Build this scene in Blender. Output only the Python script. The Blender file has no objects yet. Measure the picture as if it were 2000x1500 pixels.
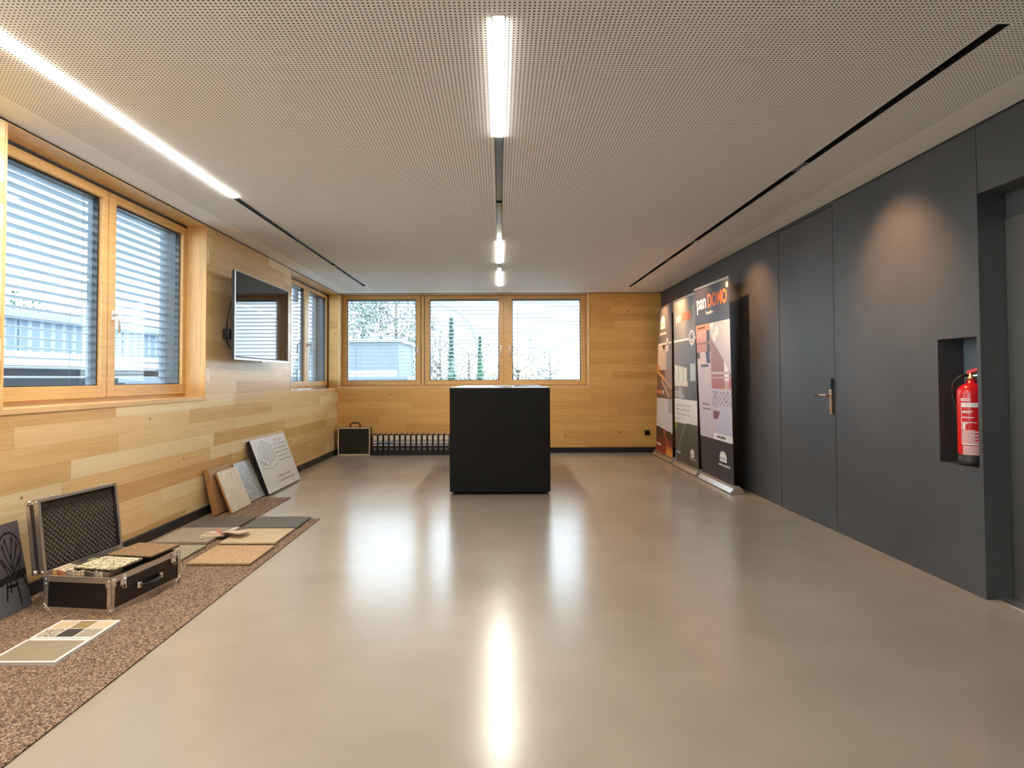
import bpy, bmesh, math, random
from mathutils import Vector, Matrix
random.seed(7)
S = bpy.context.scene
COL = S.collection
PI = math.pi

# ------------------------------------------------------------------ camera
FPX, PITCH, ROLL = 1220.0, 0.027, 0.0035
cam_d = bpy.data.cameras.new('camera')
cam = bpy.data.objects.new('camera', cam_d); COL.objects.link(cam)
cam_d.sensor_width = 36.0
cam_d.lens = 36.0 * FPX / 2000.0
cam_d.shift_x = (1000.0 - 976.0) / 2000.0
cam_d.shift_y = -(750.0 - (738.5 - FPX * math.tan(PITCH))) / 2000.0
cam_d.clip_start = 0.05; cam_d.clip_end = 500
_R = Vector((1, 0, 0)); _F = Vector((0, math.cos(PITCH), math.sin(PITCH))); _U = Vector((0, -math.sin(PITCH), math.cos(PITCH)))
_R2 = _R * math.cos(ROLL) - _U * math.sin(ROLL); _U2 = _U * math.cos(ROLL) + _R * math.sin(ROLL)
M = Matrix((( _R2.x, _U2.x, -_F.x, 0), (_R2.y, _U2.y, -_F.y, 0), (_R2.z, _U2.z, -_F.z, 1.2), (0, 0, 0, 1)))
cam.matrix_world = M
S.camera = cam

# ------------------------------------------------------------------ light and exposure
W = bpy.data.worlds.new('overcast_sky'); S.world = W; W.use_nodes = True
bg = W.node_tree.nodes['Background']
bg.inputs['Color'].default_value = (0.77, 0.90, 1.0, 1)
bg.inputs['Strength'].default_value = 2.9
S.view_settings.view_transform = 'Standard'
S.view_settings.look = 'None'
S.view_settings.gamma = 1.0
S.view_settings.use_curve_mapping = False
S.view_settings.exposure = 1.62
LED_STRENGTH = 50.0
SPOT_POWER = 40.0
try:
    S.cycles.max_bounces = 10; S.cycles.diffuse_bounces = 6; S.cycles.glossy_bounces = 5
    S.cycles.transparent_max_bounces = 16; S.cycles.sample_clamp_indirect = 6.0
    S.cycles.use_denoising = True
except Exception: pass

H = 2.577            # ceiling height
XL, XR, YB = -2.61, 2.61, 10.07
YN = -4.0            # wall behind the camera

# ------------------------------------------------------------------ materials
class NT:
    def __init__(s, name):
        s.m = bpy.data.materials.new(name); s.m.use_nodes = True
        s.t = s.m.node_tree; s.b = s.t.nodes['Principled BSDF']; s.out = s.t.nodes['Material Output']
    def n(s, typ, **k):
        nd = s.t.nodes.new(typ)
        for a, v in k.items(): setattr(nd, a, v)
        return nd
    def l(s, a, b): s.t.links.new(a, b)
    def math(s, op, a, b=None, c=None):
        nd = s.n('ShaderNodeMath', operation=op)
        for i, v in enumerate((a, b, c)):
            if v is None: continue
            if hasattr(v, 'links'): s.l(v, nd.inputs[i])
            else: nd.inputs[i].default_value = v
        return nd.outputs[0]
    def mixc(s, f, a, b, blend='MIX'):
        nd = s.n('ShaderNodeMix', data_type='RGBA', blend_type=blend)
        for i, v in ((0, f), (6, a), (7, b)):
            if hasattr(v, 'links'): s.l(v, nd.inputs[i])
            elif isinstance(v, (int, float)): nd.inputs[i].default_value = v
            else: nd.inputs[i].default_value = (*v, 1)
        return nd.outputs[2]
    def coords(s):
        tc = s.n('ShaderNodeTexCoord'); sep = s.n('ShaderNodeSeparateXYZ'); s.l(tc.outputs['Object'], sep.inputs[0])
        return tc.outputs['Object'], sep.outputs
    def vec(s, x, y, z):
        nd = s.n('ShaderNodeCombineXYZ')
        for i, v in enumerate((x, y, z)):
            if hasattr(v, 'links'): s.l(v, nd.inputs[i])
            else: nd.inputs[i].default_value = v
        return nd.outputs[0]
    def noise(s, v, scale, detail=3, rough=0.5, dist=0.0):
        nd = s.n('ShaderNodeTexNoise'); s.l(v, nd.inputs['Vector'])
        nd.inputs['Scale'].default_value = scale; nd.inputs['Detail'].default_value = detail
        nd.inputs['Roughness'].default_value = rough; nd.inputs['Distortion'].default_value = dist
        return nd.outputs['Fac']
    def ramp(s, f, stops):
        nd = s.n('ShaderNodeValToRGB'); s.l(f, nd.inputs[0]); cr = nd.color_ramp
        while len(cr.elements) < len(stops): cr.elements.new(0.5)
        for e, (p, c) in zip(cr.elements, stops):
            e.position = p; e.color = (*c, 1) if len(c) == 3 else c
        return nd.outputs[0]
    def bump(s, h, strength=0.2, dist=0.002):
        nd = s.n('ShaderNodeBump'); s.l(h, nd.inputs['Height'])
        nd.inputs['Strength'].default_value = strength; nd.inputs['Distance'].default_value = dist
        s.l(nd.outputs[0], s.b.inputs['Normal'])
    def base(s, c):
        if hasattr(c, 'links'): s.l(c, s.b.inputs['Base Color'])
        else: s.b.inputs['Base Color'].default_value = (*c, 1)
    def rough(s, r):
        if hasattr(r, 'links'): s.l(r, s.b.inputs['Roughness'])
        else: s.b.inputs['Roughness'].default_value = r

def plain(name, c, rough=0.5, metal=0.0, var=0.04, scale=6.0, spec=None):
    m = NT(name); co, _ = m.coords()
    if var:
        f = m.noise(co, scale, 4)
        a = tuple(max(0, v * (1 - var * 2)) for v in c); b = tuple(min(1, v * (1 + var * 2)) for v in c)
        m.base(m.ramp(f, [(0.3, a), (0.7, b)]))
    else: m.base(c)
    m.rough(rough); m.b.inputs['Metallic'].default_value = metal
    if spec is not None: m.b.inputs['Specular IOR Level'].default_value = spec
    return m.m

def granular(name, cols, scale, rough=0.8, bump=0.4):
    m = NT(name); co, _ = m.coords()
    v = m.n('ShaderNodeTexVoronoi'); m.l(co, v.inputs['Vector']); v.inputs['Scale'].default_value = scale
    sp = m.n('ShaderNodeSeparateColor'); m.l(v.outputs['Color'], sp.inputs[0])
    n = len(cols)
    c = m.ramp(sp.outputs[0], [((i + 0.5) / n, cc) for i, cc in enumerate(cols)])
    m.base(c); m.rough(rough)
    if bump: m.bump(v.outputs['Distance'], bump, 0.002)
    return m.m

def planks(name, axis, tones, ph=0.118, rough=0.34, knot=True, contrast=1.0):
    m = NT(name); co, o = m.coords(); u = o[axis]; z = o[2]
    r = m.math('DIVIDE', z, ph); row = m.math('FLOOR', r); fr = m.math('FRACT', r)
    wn = m.n('ShaderNodeTexWhiteNoise', noise_dimensions='1D'); m.l(row, wn.inputs['W'])
    uo = m.math('ADD', m.math('DIVIDE', u, 1.9), m.math('MULTIPLY', wn.outputs['Value'], 7.3))
    cl = m.math('FLOOR', uo); fu = m.math('FRACT', uo)
    w2 = m.n('ShaderNodeTexWhiteNoise', noise_dimensions='2D'); m.l(m.vec(row, cl, 0), w2.inputs['Vector'])
    tone = w2.outputs['Value']
    # some boards are two narrow strips
    g = m.noise(m.vec(m.math('MULTIPLY', u, 0.9), m.math('MULTIPLY', z, 26), m.math('MULTIPLY', tone, 40)), 1.6, 5, 0.6, 0.6)
    g2 = m.noise(m.vec(m.math('MULTIPLY', u, 2.2), m.math('MULTIPLY', z, 90), m.math('MULTIPLY', tone, 17)), 1.5, 3, 0.6, 0.3)
    f = m.math('ADD', m.math('MULTIPLY', tone, 0.62 * contrast), m.math('ADD', m.math('MULTIPLY', g, 0.5), m.math('MULTIPLY', g2, 0.16)))
    c = m.ramp(f, [(0.22, tones[0]), (0.55, tones[1]), (0.95, tones[2])])
    # seams
    s1 = m.math('LESS_THAN', fr, 0.014); s2 = m.math('LESS_THAN', fu, 0.0018)
    seam = m.math('MAXIMUM', s1, s2)
    c = m.mixc(m.math('MULTIPLY', seam, 0.45), c, (0.20, 0.12, 0.06))
    if knot:
        v = m.n('ShaderNodeTexVoronoi', voronoi_dimensions='2D'); m.l(m.vec(m.math('MULTIPLY', u, 1.9), m.math('MULTIPLY', z, 3.0), 0), v.inputs['Vector']); v.inputs['Scale'].default_value = 1.0
        sp = m.n('ShaderNodeSeparateColor'); m.l(v.outputs['Color'], sp.inputs[0])
        rad = m.math('MULTIPLY', m.math('GREATER_THAN', sp.outputs[0], 0.45), m.math('MULTIPLY', sp.outputs[1], 0.034))
        k = m.math('LESS_THAN', v.outputs['Distance'], rad)
        c = m.mixc(m.math('MULTIPLY', k, 0.8), c, (0.13, 0.06, 0.025))
    m.base(c); m.rough(rough); m.bump(m.math('SUBTRACT', g2, m.math('MULTIPLY', seam, 1.5)), 0.12, 0.0015)
    return m.m

def sashwood(name, c, axis=2, rough=0.38):
    m = NT(name); co, o = m.coords()
    k = [14, 14, 14]; k[axis] = 0.8
    g = m.noise(m.vec(*[m.math('MULTIPLY', o[i], k[i]) for i in range(3)]), 3.0, 4, 0.6, 0.4)
    m.base(m.ramp(g, [(0.25, tuple(v * 0.80 for v in c)), (0.75, tuple(min(1, v * 1.15) for v in c))])); m.rough(rough)
    return m.m

T_L = [(0.56, 0.315, 0.105), (0.76, 0.51, 0.225), (0.90, 0.74, 0.47)]
M_WALLL = planks('fir_cladding_left', 1, T_L)
M_WALLB = planks('fir_cladding_back', 0, [(0.62, 0.31, 0.085), (0.82, 0.48, 0.150), (0.93, 0.66, 0.28)], contrast=0.38)
M_TRIM = sashwood('fir_lining', (0.78, 0.49, 0.20))
M_TRIMY = sashwood('fir_board', (0.76, 0.49, 0.22), 1)
M_TRIMX = sashwood('fir_board_across', (0.76, 0.49, 0.22), 0)
M_SASH = sashwood('varnished_sash', (0.68, 0.42, 0.155), 1)
M_SASHX = sashwood('varnished_sash_across', (0.72, 0.44, 0.18), 0)
M_BLACK = plain('matt_black', (0.012, 0.012, 0.013), 0.5)
M_BLKGLOSS = plain('gloss_black', (0.01, 0.01, 0.011), 0.15)
M_SKIRT = plain('dark_skirting', (0.016, 0.016, 0.018), 0.4)
M_ALU = plain('brushed_aluminium', (0.68, 0.66, 0.63), 0.32, 1.0)
M_ALUW = plain('satin_aluminium', (0.72, 0.72, 0.72), 0.38, 0.6)
M_CHROME = plain('chrome', (0.85, 0.85, 0.86), 0.12, 1.0, var=0)
M_BRONZE = plain('warm_nickel', (0.62, 0.50, 0.38), 0.25, 1.0)
M_SLAT = plain('grey_blind_slat', (0.30, 0.38, 0.45), 0.4, 0.1)
M_FACADE = plain('blue_grey_facade', (0.15, 0.19, 0.23), 0.7)
M_WHITE = plain('white_paint', (0.80, 0.80, 0.78), 0.5)
M_STEEL = plain('brushed_steel', (0.55, 0.53, 0.50), 0.36, 1.0, scale=2)

def m_charcoal():
    m = NT('charcoal_board'); co, o = m.coords()
    a = m.noise(co, 1.3, 4, 0.6); b = m.noise(m.vec(m.math('MULTIPLY', o[0], 60), m.math('MULTIPLY', o[1], 60), m.math('MULTIPLY', o[2], 5)), 3, 4, 0.7)
    d = m.noise(co, 160, 2)
    f = m.math('ADD', m.math('MULTIPLY', a, 0.6), m.math('ADD', m.math('MULTIPLY', b, 0.25), m.math('MULTIPLY', d, 0.2)))
    m.base(m.ramp(f, [(0.3, (0.036, 0.0385, 0.043)), (0.75, (0.078, 0.080, 0.085))])); m.rough(0.5)
    m.bump(d, 0.08, 0.001); return m.m
M_CHAR = m_charcoal()

def m_floor():
    m = NT('polished_screed'); co, o = m.coords()
    a = m.noise(co, 0.6, 3, 0.5, 0.2); b = m.noise(co, 2.2, 4, 0.5, 0.35); d = m.noise(co, 140, 3, 0.7)
    f = m.math('ADD', m.math('MULTIPLY', a, 0.50), m.math('ADD', m.math('MULTIPLY', b, 0.35), m.math('MULTIPLY', d, 0.05)))
    m.base(m.ramp(f, [(0.28, (0.335, 0.280, 0.218)), (0.5, (0.415, 0.352, 0.280)), (0.72, (0.49, 0.422, 0.342))]))
    r = m.math('ADD', 0.20, m.math('MULTIPLY', b, 0.14)); m.rough(0.5); m.l(m.math('ADD', 0.165, m.math('MULTIPLY', a, 0.10)), m.b.inputs['Coat Roughness'])
    m.b.inputs['Specular IOR Level'].default_value = 0.05; m.b.inputs['Coat Weight'].default_value = 1.0; m.b.inputs['Coat IOR'].default_value = 1.68; m.b.inputs['Coat Roughness'].default_value = 0.25
    return m.m
M_FLOOR = m_floor()

def m_ceiling(slots):
    m = NT('perforated_plasterboard'); co, o = m.coords(); P = 0.0186
    fx = m.math('SUBTRACT', m.math('FRACT', m.math('DIVIDE', m.math('ADD', o[0], 20), P)), 0.5)
    fy = m.math('SUBTRACT', m.math('FRACT', m.math('DIVIDE', m.math('ADD', o[1], 20), P)), 0.5)
    d = m.math('SQRT', m.math('ADD', m.math('MULTIPLY', fx, fx), m.math('MULTIPLY', fy, fy)))
    hole = m.math('LESS_THAN', d, 0.225)
    inx = m.math('LESS_THAN', m.math('ABSOLUTE', m.math('ADD', o[0], 0.015)), 2.385)
    iny = m.math('LESS_THAN', o[1], 9.80)
    k = m.math('MULTIPLY', hole, m.math('MULTIPLY', inx, iny))
    for cx_ in slots:      # plain border beside each light slot
        y0_ = {0.0: 2.32, 1.975: 2.39}.get(cx_, 0.58)
        away = m.math('GREATER_THAN', m.math('ABSOLUTE', m.math('SUBTRACT', o[0], cx_)), 0.036)
        k = m.math('MULTIPLY', k, m.math('MAXIMUM', away, m.math('LESS_THAN', o[1], y0_)))
    m.base(m.mixc(k, (0.90, 0.89, 0.865), (0.030, 0.033, 0.03))); m.rough(0.75); return m.m
M_CEIL = m_ceiling((-2.005, 0.0, 1.975))

def m_emit(name, c, s):
    m = NT(name); m.base(c); m.b.inputs['Emission Color'].default_value = (*c, 1); m.b.inputs['Emission Strength'].default_value = s; return m.m
M_LED = m_emit('warm_led_diffuser', (1.0, 0.93, 0.83), LED_STRENGTH)
M_SPOTLIT = m_emit('lit_spot_lens', (1.0, 0.86, 0.68), 6.0)
M_BLANK = plain('blue_grey_cover', (0.10, 0.12, 0.145), 0.22)

def m_glass(name, tint=(0.93, 0.97, 0.98)):
    m = NT(name); m.t.nodes.remove(m.b)
    tr = m.n('ShaderNodeBsdfTransparent'); tr.inputs[0].default_value = (*tint, 1)
    gl = m.n('ShaderNodeBsdfGlossy'); gl.inputs['Roughness'].default_value = 0.02
    fr = m.n('ShaderNodeFresnel'); fr.inputs[0].default_value = 1.5
    mx = m.n('ShaderNodeMixShader'); m.l(fr.outputs[0], mx.inputs[0]); m.l(tr.outputs[0], mx.inputs[1]); m.l(gl.outputs[0], mx.inputs[2])
    m.l(mx.outputs[0], m.out.inputs[0]); return m.m
M_GLASS = m_glass('window_glass')

def m_vcol(name, rough=0.35):
    m = NT(name); a = m.n('ShaderNodeVertexColor'); a.layer_name = 'print'; m.l(a.outputs[0], m.b.inputs['Base Color']); m.rough(rough); return m.m
M_PRINT = m_vcol('printed_film', 0.42)

# ------------------------------------------------------------------ mesh helpers
class MB:
    def __init__(s): s.bm = bmesh.new(); s.mats = []; s.cur = 0
    def mat(s, m):
        if m not in s.mats: s.mats.append(m)
        s.cur = s.mats.index(m); return s
    def face(s, vs):
        try: f = s.bm.faces.new(vs); f.material_index = s.cur; return f
        except ValueError: return None
    def hexa(s, P):      # 8 points: bottom 4 ccw, top 4 ccw
        v = [s.bm.verts.new(p) for p in P]
        for q in ((3, 2, 1, 0), (4, 5, 6, 7), (0, 1, 5, 4), (1, 2, 6, 5), (2, 3, 7, 6), (3, 0, 4, 7)): s.face([v[i] for i in q])
        return s
    def box(s, x0, x1, y0, y1, z0, z1):
        return s.hexa([(x0, y0, z0), (x1, y0, z0), (x1, y1, z0), (x0, y1, z0), (x0, y0, z1), (x1, y0, z1), (x1, y1, z1), (x0, y1, z1)])
    def quad(s, *P): s.face([s.bm.verts.new(p) for p in P]); return s
    def prism(s, prof, a0, a1, axis='y'):   # prof: list of 2D points, extruded along axis
        def pt(p, a): return (p[0], a, p[1]) if axis == 'y' else ((a, p[0], p[1]) if axis == 'x' else (p[0], p[1], a))
        A = [s.bm.verts.new(pt(p, a0)) for p in prof]; B = [s.bm.verts.new(pt(p, a1)) for p in prof]; n = len(prof)
        s.face(A[::-1]); s.face(B)
        for i in range(n): s.face([A[i], A[(i + 1) % n], B[(i + 1) % n], B[i]])
        return s
    def tube(s, pts, r, seg=8, cap=True):
        pts = [Vector(p) for p in pts]; rings = []
        n = len(pts); up0 = None
        for i, p in enumerate(pts):
            d = (pts[min(i + 1, n - 1)] - pts[max(i - 1, 0)]).normalized()
            ref = up0 if up0 is not None else (Vector((0, 0, 1)) if abs(d.z) < 0.9 else Vector((1, 0, 0)))
            a = d.cross(ref).normalized(); b = a.cross(d).normalized(); up0 = b
            rr = r[i] if isinstance(r, (list, tuple)) else r
            rings.append([s.bm.verts.new(p + (a * math.cos(2 * PI * k / seg) + b * math.sin(2 * PI * k / seg)) * rr) for k in range(seg)])
        for A, B in zip(rings, rings[1:]):
            for k in range(seg):
                f = s.face([A[k], A[(k + 1) % seg], B[(k + 1) % seg], B[k]])
                if f: f.smooth = True
        if cap: s.face(rings[0][::-1]); s.face(rings[-1])
        return s
    def lathe(s, prof, c=(0, 0, 0), seg=32):   # prof: (r, z)
        rings = []
        for r, z in prof:
            if r < 1e-6: rings.append([s.bm.verts.new((c[0], c[1], c[2] + z))])
            else: rings.append([s.bm.verts.new((c[0] + r * math.cos(2 * PI * k / seg), c[1] + r * math.sin(2 * PI * k / seg), c[2] + z)) for k in range(seg)])
        for A, B in zip(rings, rings[1:]):
            for k in range(seg):
                a, a2 = A[k % len(A)], A[(k + 1) % len(A)]; b, b2 = B[k % len(B)], B[(k + 1) % len(B)]
                vs = []
                for v in (a, a2, b2, b):
                    if v not in vs: vs.append(v)
                if len(vs) > 2:
                    f = s.face(vs)
                    if f: f.smooth = True
        return s
    def ball(s, c, r, seg=10, rings=6, sc=(1, 1, 1)):
        prof = [(math.sin(PI * i / rings), -math.cos(PI * i / rings)) for i in range(rings + 1)]
        R = []
        for rr, z in prof:
            if rr < 1e-6: R.append([s.bm.verts.new((c[0], c[1], c[2] + z * r * sc[2]))])
            else: R.append([s.bm.verts.new((c[0] + rr * r * sc[0] * math.cos(2 * PI * k / seg), c[1] + rr * r * sc[1] * math.sin(2 * PI * k / seg), c[2] + z * r * sc[2])) for k in range(seg)])
        for A, B in zip(R, R[1:]):
            for k in range(seg):
                vs = []
                for v in (A[k % len(A)], A[(k + 1) % len(A)], B[(k + 1) % len(B)], B[k % len(B)]):
                    if v not in vs: vs.append(v)
                if len(vs) > 2:
                    f = s.face(vs)
                    if f: f.smooth = True
        return s
    def build(s, name, mat=None, parent=None, bevel=0.0, mw=None, normals=True):
        if normals: bmesh.ops.recalc_face_normals(s.bm, faces=s.bm.faces)
        me = bpy.data.meshes.new(name); s.bm.to_mesh(me); s.bm.free()
        if s.mats:
            for m in s.mats: me.materials.append(m)
        else: me.materials.append(mat)
        o = bpy.data.objects.new(name, me); COL.objects.link(o)
        if parent is not None: o.parent = parent
        if mw is not None: o.matrix_local = mw
        if bevel:
            b = o.modifiers.new('edge', 'BEVEL'); b.width = bevel; b.segments = 2; b.limit_method = 'ANGLE'; b.angle_limit = math.radians(50)
        return o

def tag(o, label=None, cat=None, group=None, kind=None):
    if label: o['label'] = label
    if cat: o['category'] = cat
    if group: o['group'] = group
    if kind: o['kind'] = kind
    return o
def empty(name, loc=(0, 0, 0), rz=0.0, label=None, cat=None, group=None, kind=None):
    o = bpy.data.objects.new(name, None); COL.objects.link(o); o.location = loc; o.rotation_euler = (0, 0, rz)
    o.empty_display_size = 0.1
    return tag(o, label, cat, group, kind)
def copy_tree(o, parent=None):
    c = o.copy(); COL.objects.link(c); c.parent = parent
    for ch in list(o.children): copy_tree(ch, c)
    return c
def B(name, m, x0, x1, y0, y1, z0, z1, parent=None, bevel=0.0):
    return MB().box(x0, x1, y0, y1, z0, z1).build(name, m, parent, bevel)

def lettering(body, size, frame, mat, name, parent, bold=0.0, squeeze=1.0, depth=0.0006, align='LEFT', label=None):
    """frame: 4x4 matrix, text x along its x, up along its y"""
    cu = bpy.data.curves.new('lettering', 'FONT'); cu.body = body; cu.size = size; cu.extrude = depth; cu.offset = bold; cu.align_x = align
    cu.resolution_u = 4
    t = bpy.data.objects.new('tmp', cu); COL.objects.link(t); bpy.context.view_layer.update()
    me = bpy.data.meshes.new_from_object(t); COL.objects.unlink(t); bpy.data.objects.remove(t)
    for v in me.vertices: v.co.x *= squeeze
    me.transform(frame); me.materials.clear(); me.materials.append(mat)
    o = bpy.data.objects.new(name, me); COL.objects.link(o); o.parent = parent
    if label: o['label'] = label
    return o

def printed(name, P, parent, func, nu, nv, off=0.001, mat=None):
    """P: function (u, v) -> Vector on the sheet, func: (u, v) -> colour; a colour per face corner"""
    bm = bmesh.new(); g = [[bm.verts.new(P(i / nu, j / nv)) for i in range(nu + 1)] for j in range(nv + 1)]
    lay = bm.loops.layers.float_color.new('print')
    for j in range(nv):
        for i in range(nu):
            f = bm.faces.new((g[j][i], g[j][i + 1], g[j + 1][i + 1], g[j + 1][i]))
            c = func((i + 0.5) / nu, (j + 0.5) / nv)
            for lp in f.loops: lp[lay] = (*c, 1)
    me = bpy.data.meshes.new(name); bm.to_mesh(me); bm.free(); me.materials.append(mat or M_PRINT)
    o = bpy.data.objects.new(name, me); COL.objects.link(o); o.parent = parent; return o

def srgb(r, g, b):
    f = lambda v: ((v / 255) / 12.92 if v / 255 <= 0.04045 else ((v / 255 + 0.055) / 1.055) ** 2.4)
    return (f(r), f(g), f(b))
def mix(a, b, t):
    t = max(0, min(1, t)); return tuple(x * (1 - t) + y * t for x, y in zip(a, b))

# ================================================================== SETTING
def struct(o): o['kind'] = 'structure'; return o

struct(B('floor', M_FLOOR, XL - 0.17, 4.6, YN, YB + 0.24, -0.2, 0.0))

# ceiling: strips beside the three light slots
SL = [(-2.030, -1.980, 0.6, 9.26), (-0.026, 0.026, 2.335, 9.30), (1.950, 2.000, 2.405, 9.43)]
cb = MB()
edges = [XL - 0.0]
for a, b_, y0, y1 in SL: edges += [a, b_]
edges.append(XR + 0.0)
for i in range(len(edges) - 1):
    if i % 2 == 0: cb.box(edges[i], edges[i + 1], YN, YB, H, H + 0.12)
    else:
        _, _, y0, y1 = SL[i // 2]
        cb.box(edges[i], edges[i + 1], YN, y0, H, H + 0.12)
        cb.box(edges[i], edges[i + 1], y1, YB, H, H + 0.12)
struct(cb.build('ceiling', M_CEIL))
struct(B('ceiling_slab', M_WHITE, XL - 0.55, 4.8, YN - 0.3, YB + 0.6, H + 0.12, H + 0.45))

# left wall, timber clad inside, three window niches (the first, beside the camera, is unseen and added for fill light)
N0, N1, N2 = (-1.6, 1.9), (3.268, 5.55), (7.80, 10.07)
SILL, SOF = 1.045, 2.562
wl = MB()
XI = XL - 0.17
wl.box(XI, XL, YN, YB, 0, SILL - 0.03)
ys = [YN, N0[0], N0[1], N1[0], N1[1], N2[0]]
for a, b_ in ((YN, N0[0]), (N0[1], N1[0]), (N1[1], N2[0])): wl.box(XI, XL, a, b_, SILL - 0.03, H + 0.12)
for a, b_ in (N0, N1, N2): wl.box(XI, XL, a, b_, H - 0.003, H + 0.12)
struct(wl.build('wall_left', M_WALLL))
# outer masonry of the left side with the window openings
wo = MB(); XO = XI - 0.275
wo.box(XO, XI, YN, 10.9, -0.3, SILL - 0.01)
wo.box(XO, XI, YN, 10.9, H - 0.02, H + 0.12)
for a, b_ in ((YN, N0[0] + 0.02), (N0[1] - 0.02, N1[0] + 0.02), (N1[1] + 0.04, N2[0] + 0.02), (10.12, 10.9)): wo.box(XO, XI, a, b_, SILL - 0.01, H - 0.02)
struct(wo.build('wall_exterior', M_FACADE))
# linings
n = 0
def trim(mat, *a, **k):
    global n; n += 1
    return struct(B('trim_%d' % n, mat, *a, **k))
for a, b_ in (N0, N1, N2):
    trim(M_TRIMY, XI - 0.005, XL + 0.004, a, b_, SILL - 0.032, SILL, bevel=0.002)                 # sill board
    trim(M_TRIMY, XI - 0.02, XL + 0.001, a, b_, SOF, H - 0.003)                           # soffit board
    trim(M_TRIM, XI - 0.02, XL + 0.002, a, a + 0.016, SILL, SOF)
    if b_ < 10: trim(M_TRIM, XI - 0.02, XL + 0.002, b_ - 0.016, b_, SILL, SOF)

# back wall with its niche
BX0, BX1 = -2.60, 1.437
wb = MB()
wb.box(XI, XR, YB, YB + 0.22, 0, 1.035)
wb.box(BX1, XR + 0.16, YB, YB + 0.22, 1.035, H + 0.12)
wb.box(XI + 0.02, BX0, YB, YB + 0.22, 1.035, H + 0.12)
wb.box(BX0, BX1, YB, YB + 0.22, H + 0.0, H + 0.12)
struct(wb.build('wall_back', M_WALLB))
we = MB()
we.box(XO, XR + 0.6, YB + 0.22, YB + 0.50, -0.3, 1.04)
we.box(XO, XR + 0.6, YB + 0.22, YB + 0.50, 2.565, H + 0.12)
we.box(BX1, XR + 0.6, YB + 0.22, YB + 0.50, 1.04, 2.565)
we.box(XO, BX0 - 0.0, YB + 0.22, YB + 0.50, 1.04, 2.565)
struct(we.build('wall_exterior', M_FACADE))
trim(M_TRIMX, BX0, BX1, YB - 0.003, YB + 0.225, 1.035, 1.066, bevel=0.002)
trim(M_TRIM, BX1 - 0.002, BX1 + 0.012, YB - 0.004, YB + 0.2, 1.035, H - 0.004)
trim(M_TRIM, BX0 - 0.012, BX0 + 0.002, YB - 0.004, YB + 0.2, 1.035, H - 0.004)
trim(M_TRIMX, BX0, BX1, YB, YB + 0.22, H - 0.006, H)

# wall behind the camera
struct(B('wall_rear', plain('dark_timber', (0.16, 0.12, 0.08), 0.6), XL, 4.6, YN - 0.2, YN, 0, H + 0.12))

# right wall of charcoal boards: door leaf, extinguisher niche, lift opening
wc = MB(); T = XR + 0.16; G = 0.004
wc.box(XR, T, 5.817 + G, YB, 0, H)
wc.box(XR, T, 4.866 - G, 5.817 + G, 2.552, H)
wc.box(XR, T, 3.719, 4.866 - G, 0, H)
wc.box(XR, T, 3.414, 3.719, 0, 0.697); wc.box(XR, T, 3.414, 3.719, 1.420, H)
wc.box(XR, T, 3.388, 3.414, 0, H)
wc.box(XR, T, 2.10, 3.388 - 0.005, 2.196, H)
wc.box(XR, T, YN, 2.10, 0, H)
struct(wc.build('wall_right', M_CHAR))
struct(B('trim_20', M_BLACK, T, T + 0.05, YN, YB, 0, H))
struct(B('trim_21', M_CHAR, T - 0.004, T, 2.10, 3.388, 2.058, 2.196))
nb = B('trim_22', plain('niche_back_panel', (0.11, 0.14, 0.165), 0.5), T - 0.006, T, 3.414, 3.719, 0.697, 1.42); struct(nb)

# flush door leaf and its lock
d1 = empty('door_1', (XR, 5.34, 0), kind='structure')
def inv(o, par):
    o.parent = par; o.matrix_parent_inverse = par.matrix_basis.inverted(); return o
inv(B('door_leaf', M_CHAR, XR + 0.001, T - 0.03, 4.866 + G, 5.817 - G, 0.006, 2.545), d1)
hp = MB().box(XR - 0.020, XR, 4.885, 4.925, 0.905, 1.105).build('lock_plate', M_BRONZE, None, 0.006); inv(hp, d1)
hb = MB().box(XR - 0.024, XR, 4.884, 4.926, 1.105, 1.190).build('card_reader', plain('blue_black_reader', (0.03, 0.05, 0.075), 0.2), None, 0.006); inv(hb, d1)
hl = MB().tube([(XR - 0.018, 4.905, 1.058), (XR - 0.055, 4.905, 1.058), (XR - 0.066, 4.915, 1.058), (XR - 0.068, 4.95, 1.058), (XR - 0.066, 5.045, 1.056)], 0.010, 10).build('door_handle', M_BRONZE); inv(hl, d1)

# lift door in the opening at the right edge
d2 = empty('door_2', (T, 2.75, 0), kind='structure')
inv(MB().box(T - 0.012, T, 2.75, 3.386, 0.008, 2.056).build('door_leaf', M_STEEL), d2)
inv(MB().box(T - 0.012, T, 2.12, 2.744, 0.008, 2.056).build('door_leaf', M_STEEL), d2)
inv(MB().box(T - 0.10, T, 2.12, 3.386, 0.0, 0.006).build('threshold', M_ALU), d2)

# skirting boards
struct(B('baseboard_left', M_SKIRT, XL, XL + 0.022, YN, YB, 0, 0.078))
struct(B('baseboard_back', M_SKIRT, XL + 0.022, XR, YB - 0.018, YB, 0, 0.085))
struct(B('trim_23', M_BLACK, XL, XR, YB - 0.004, YB, H - 0.008, H))
struct(B('trim_24', M_BLACK, XL, XL + 0.004, YN, YB, H - 0.008, H))
struct(B('trim_25', M_BLACK, XR - 0.004, XR, YN, YB, H - 0.010, H))

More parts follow.
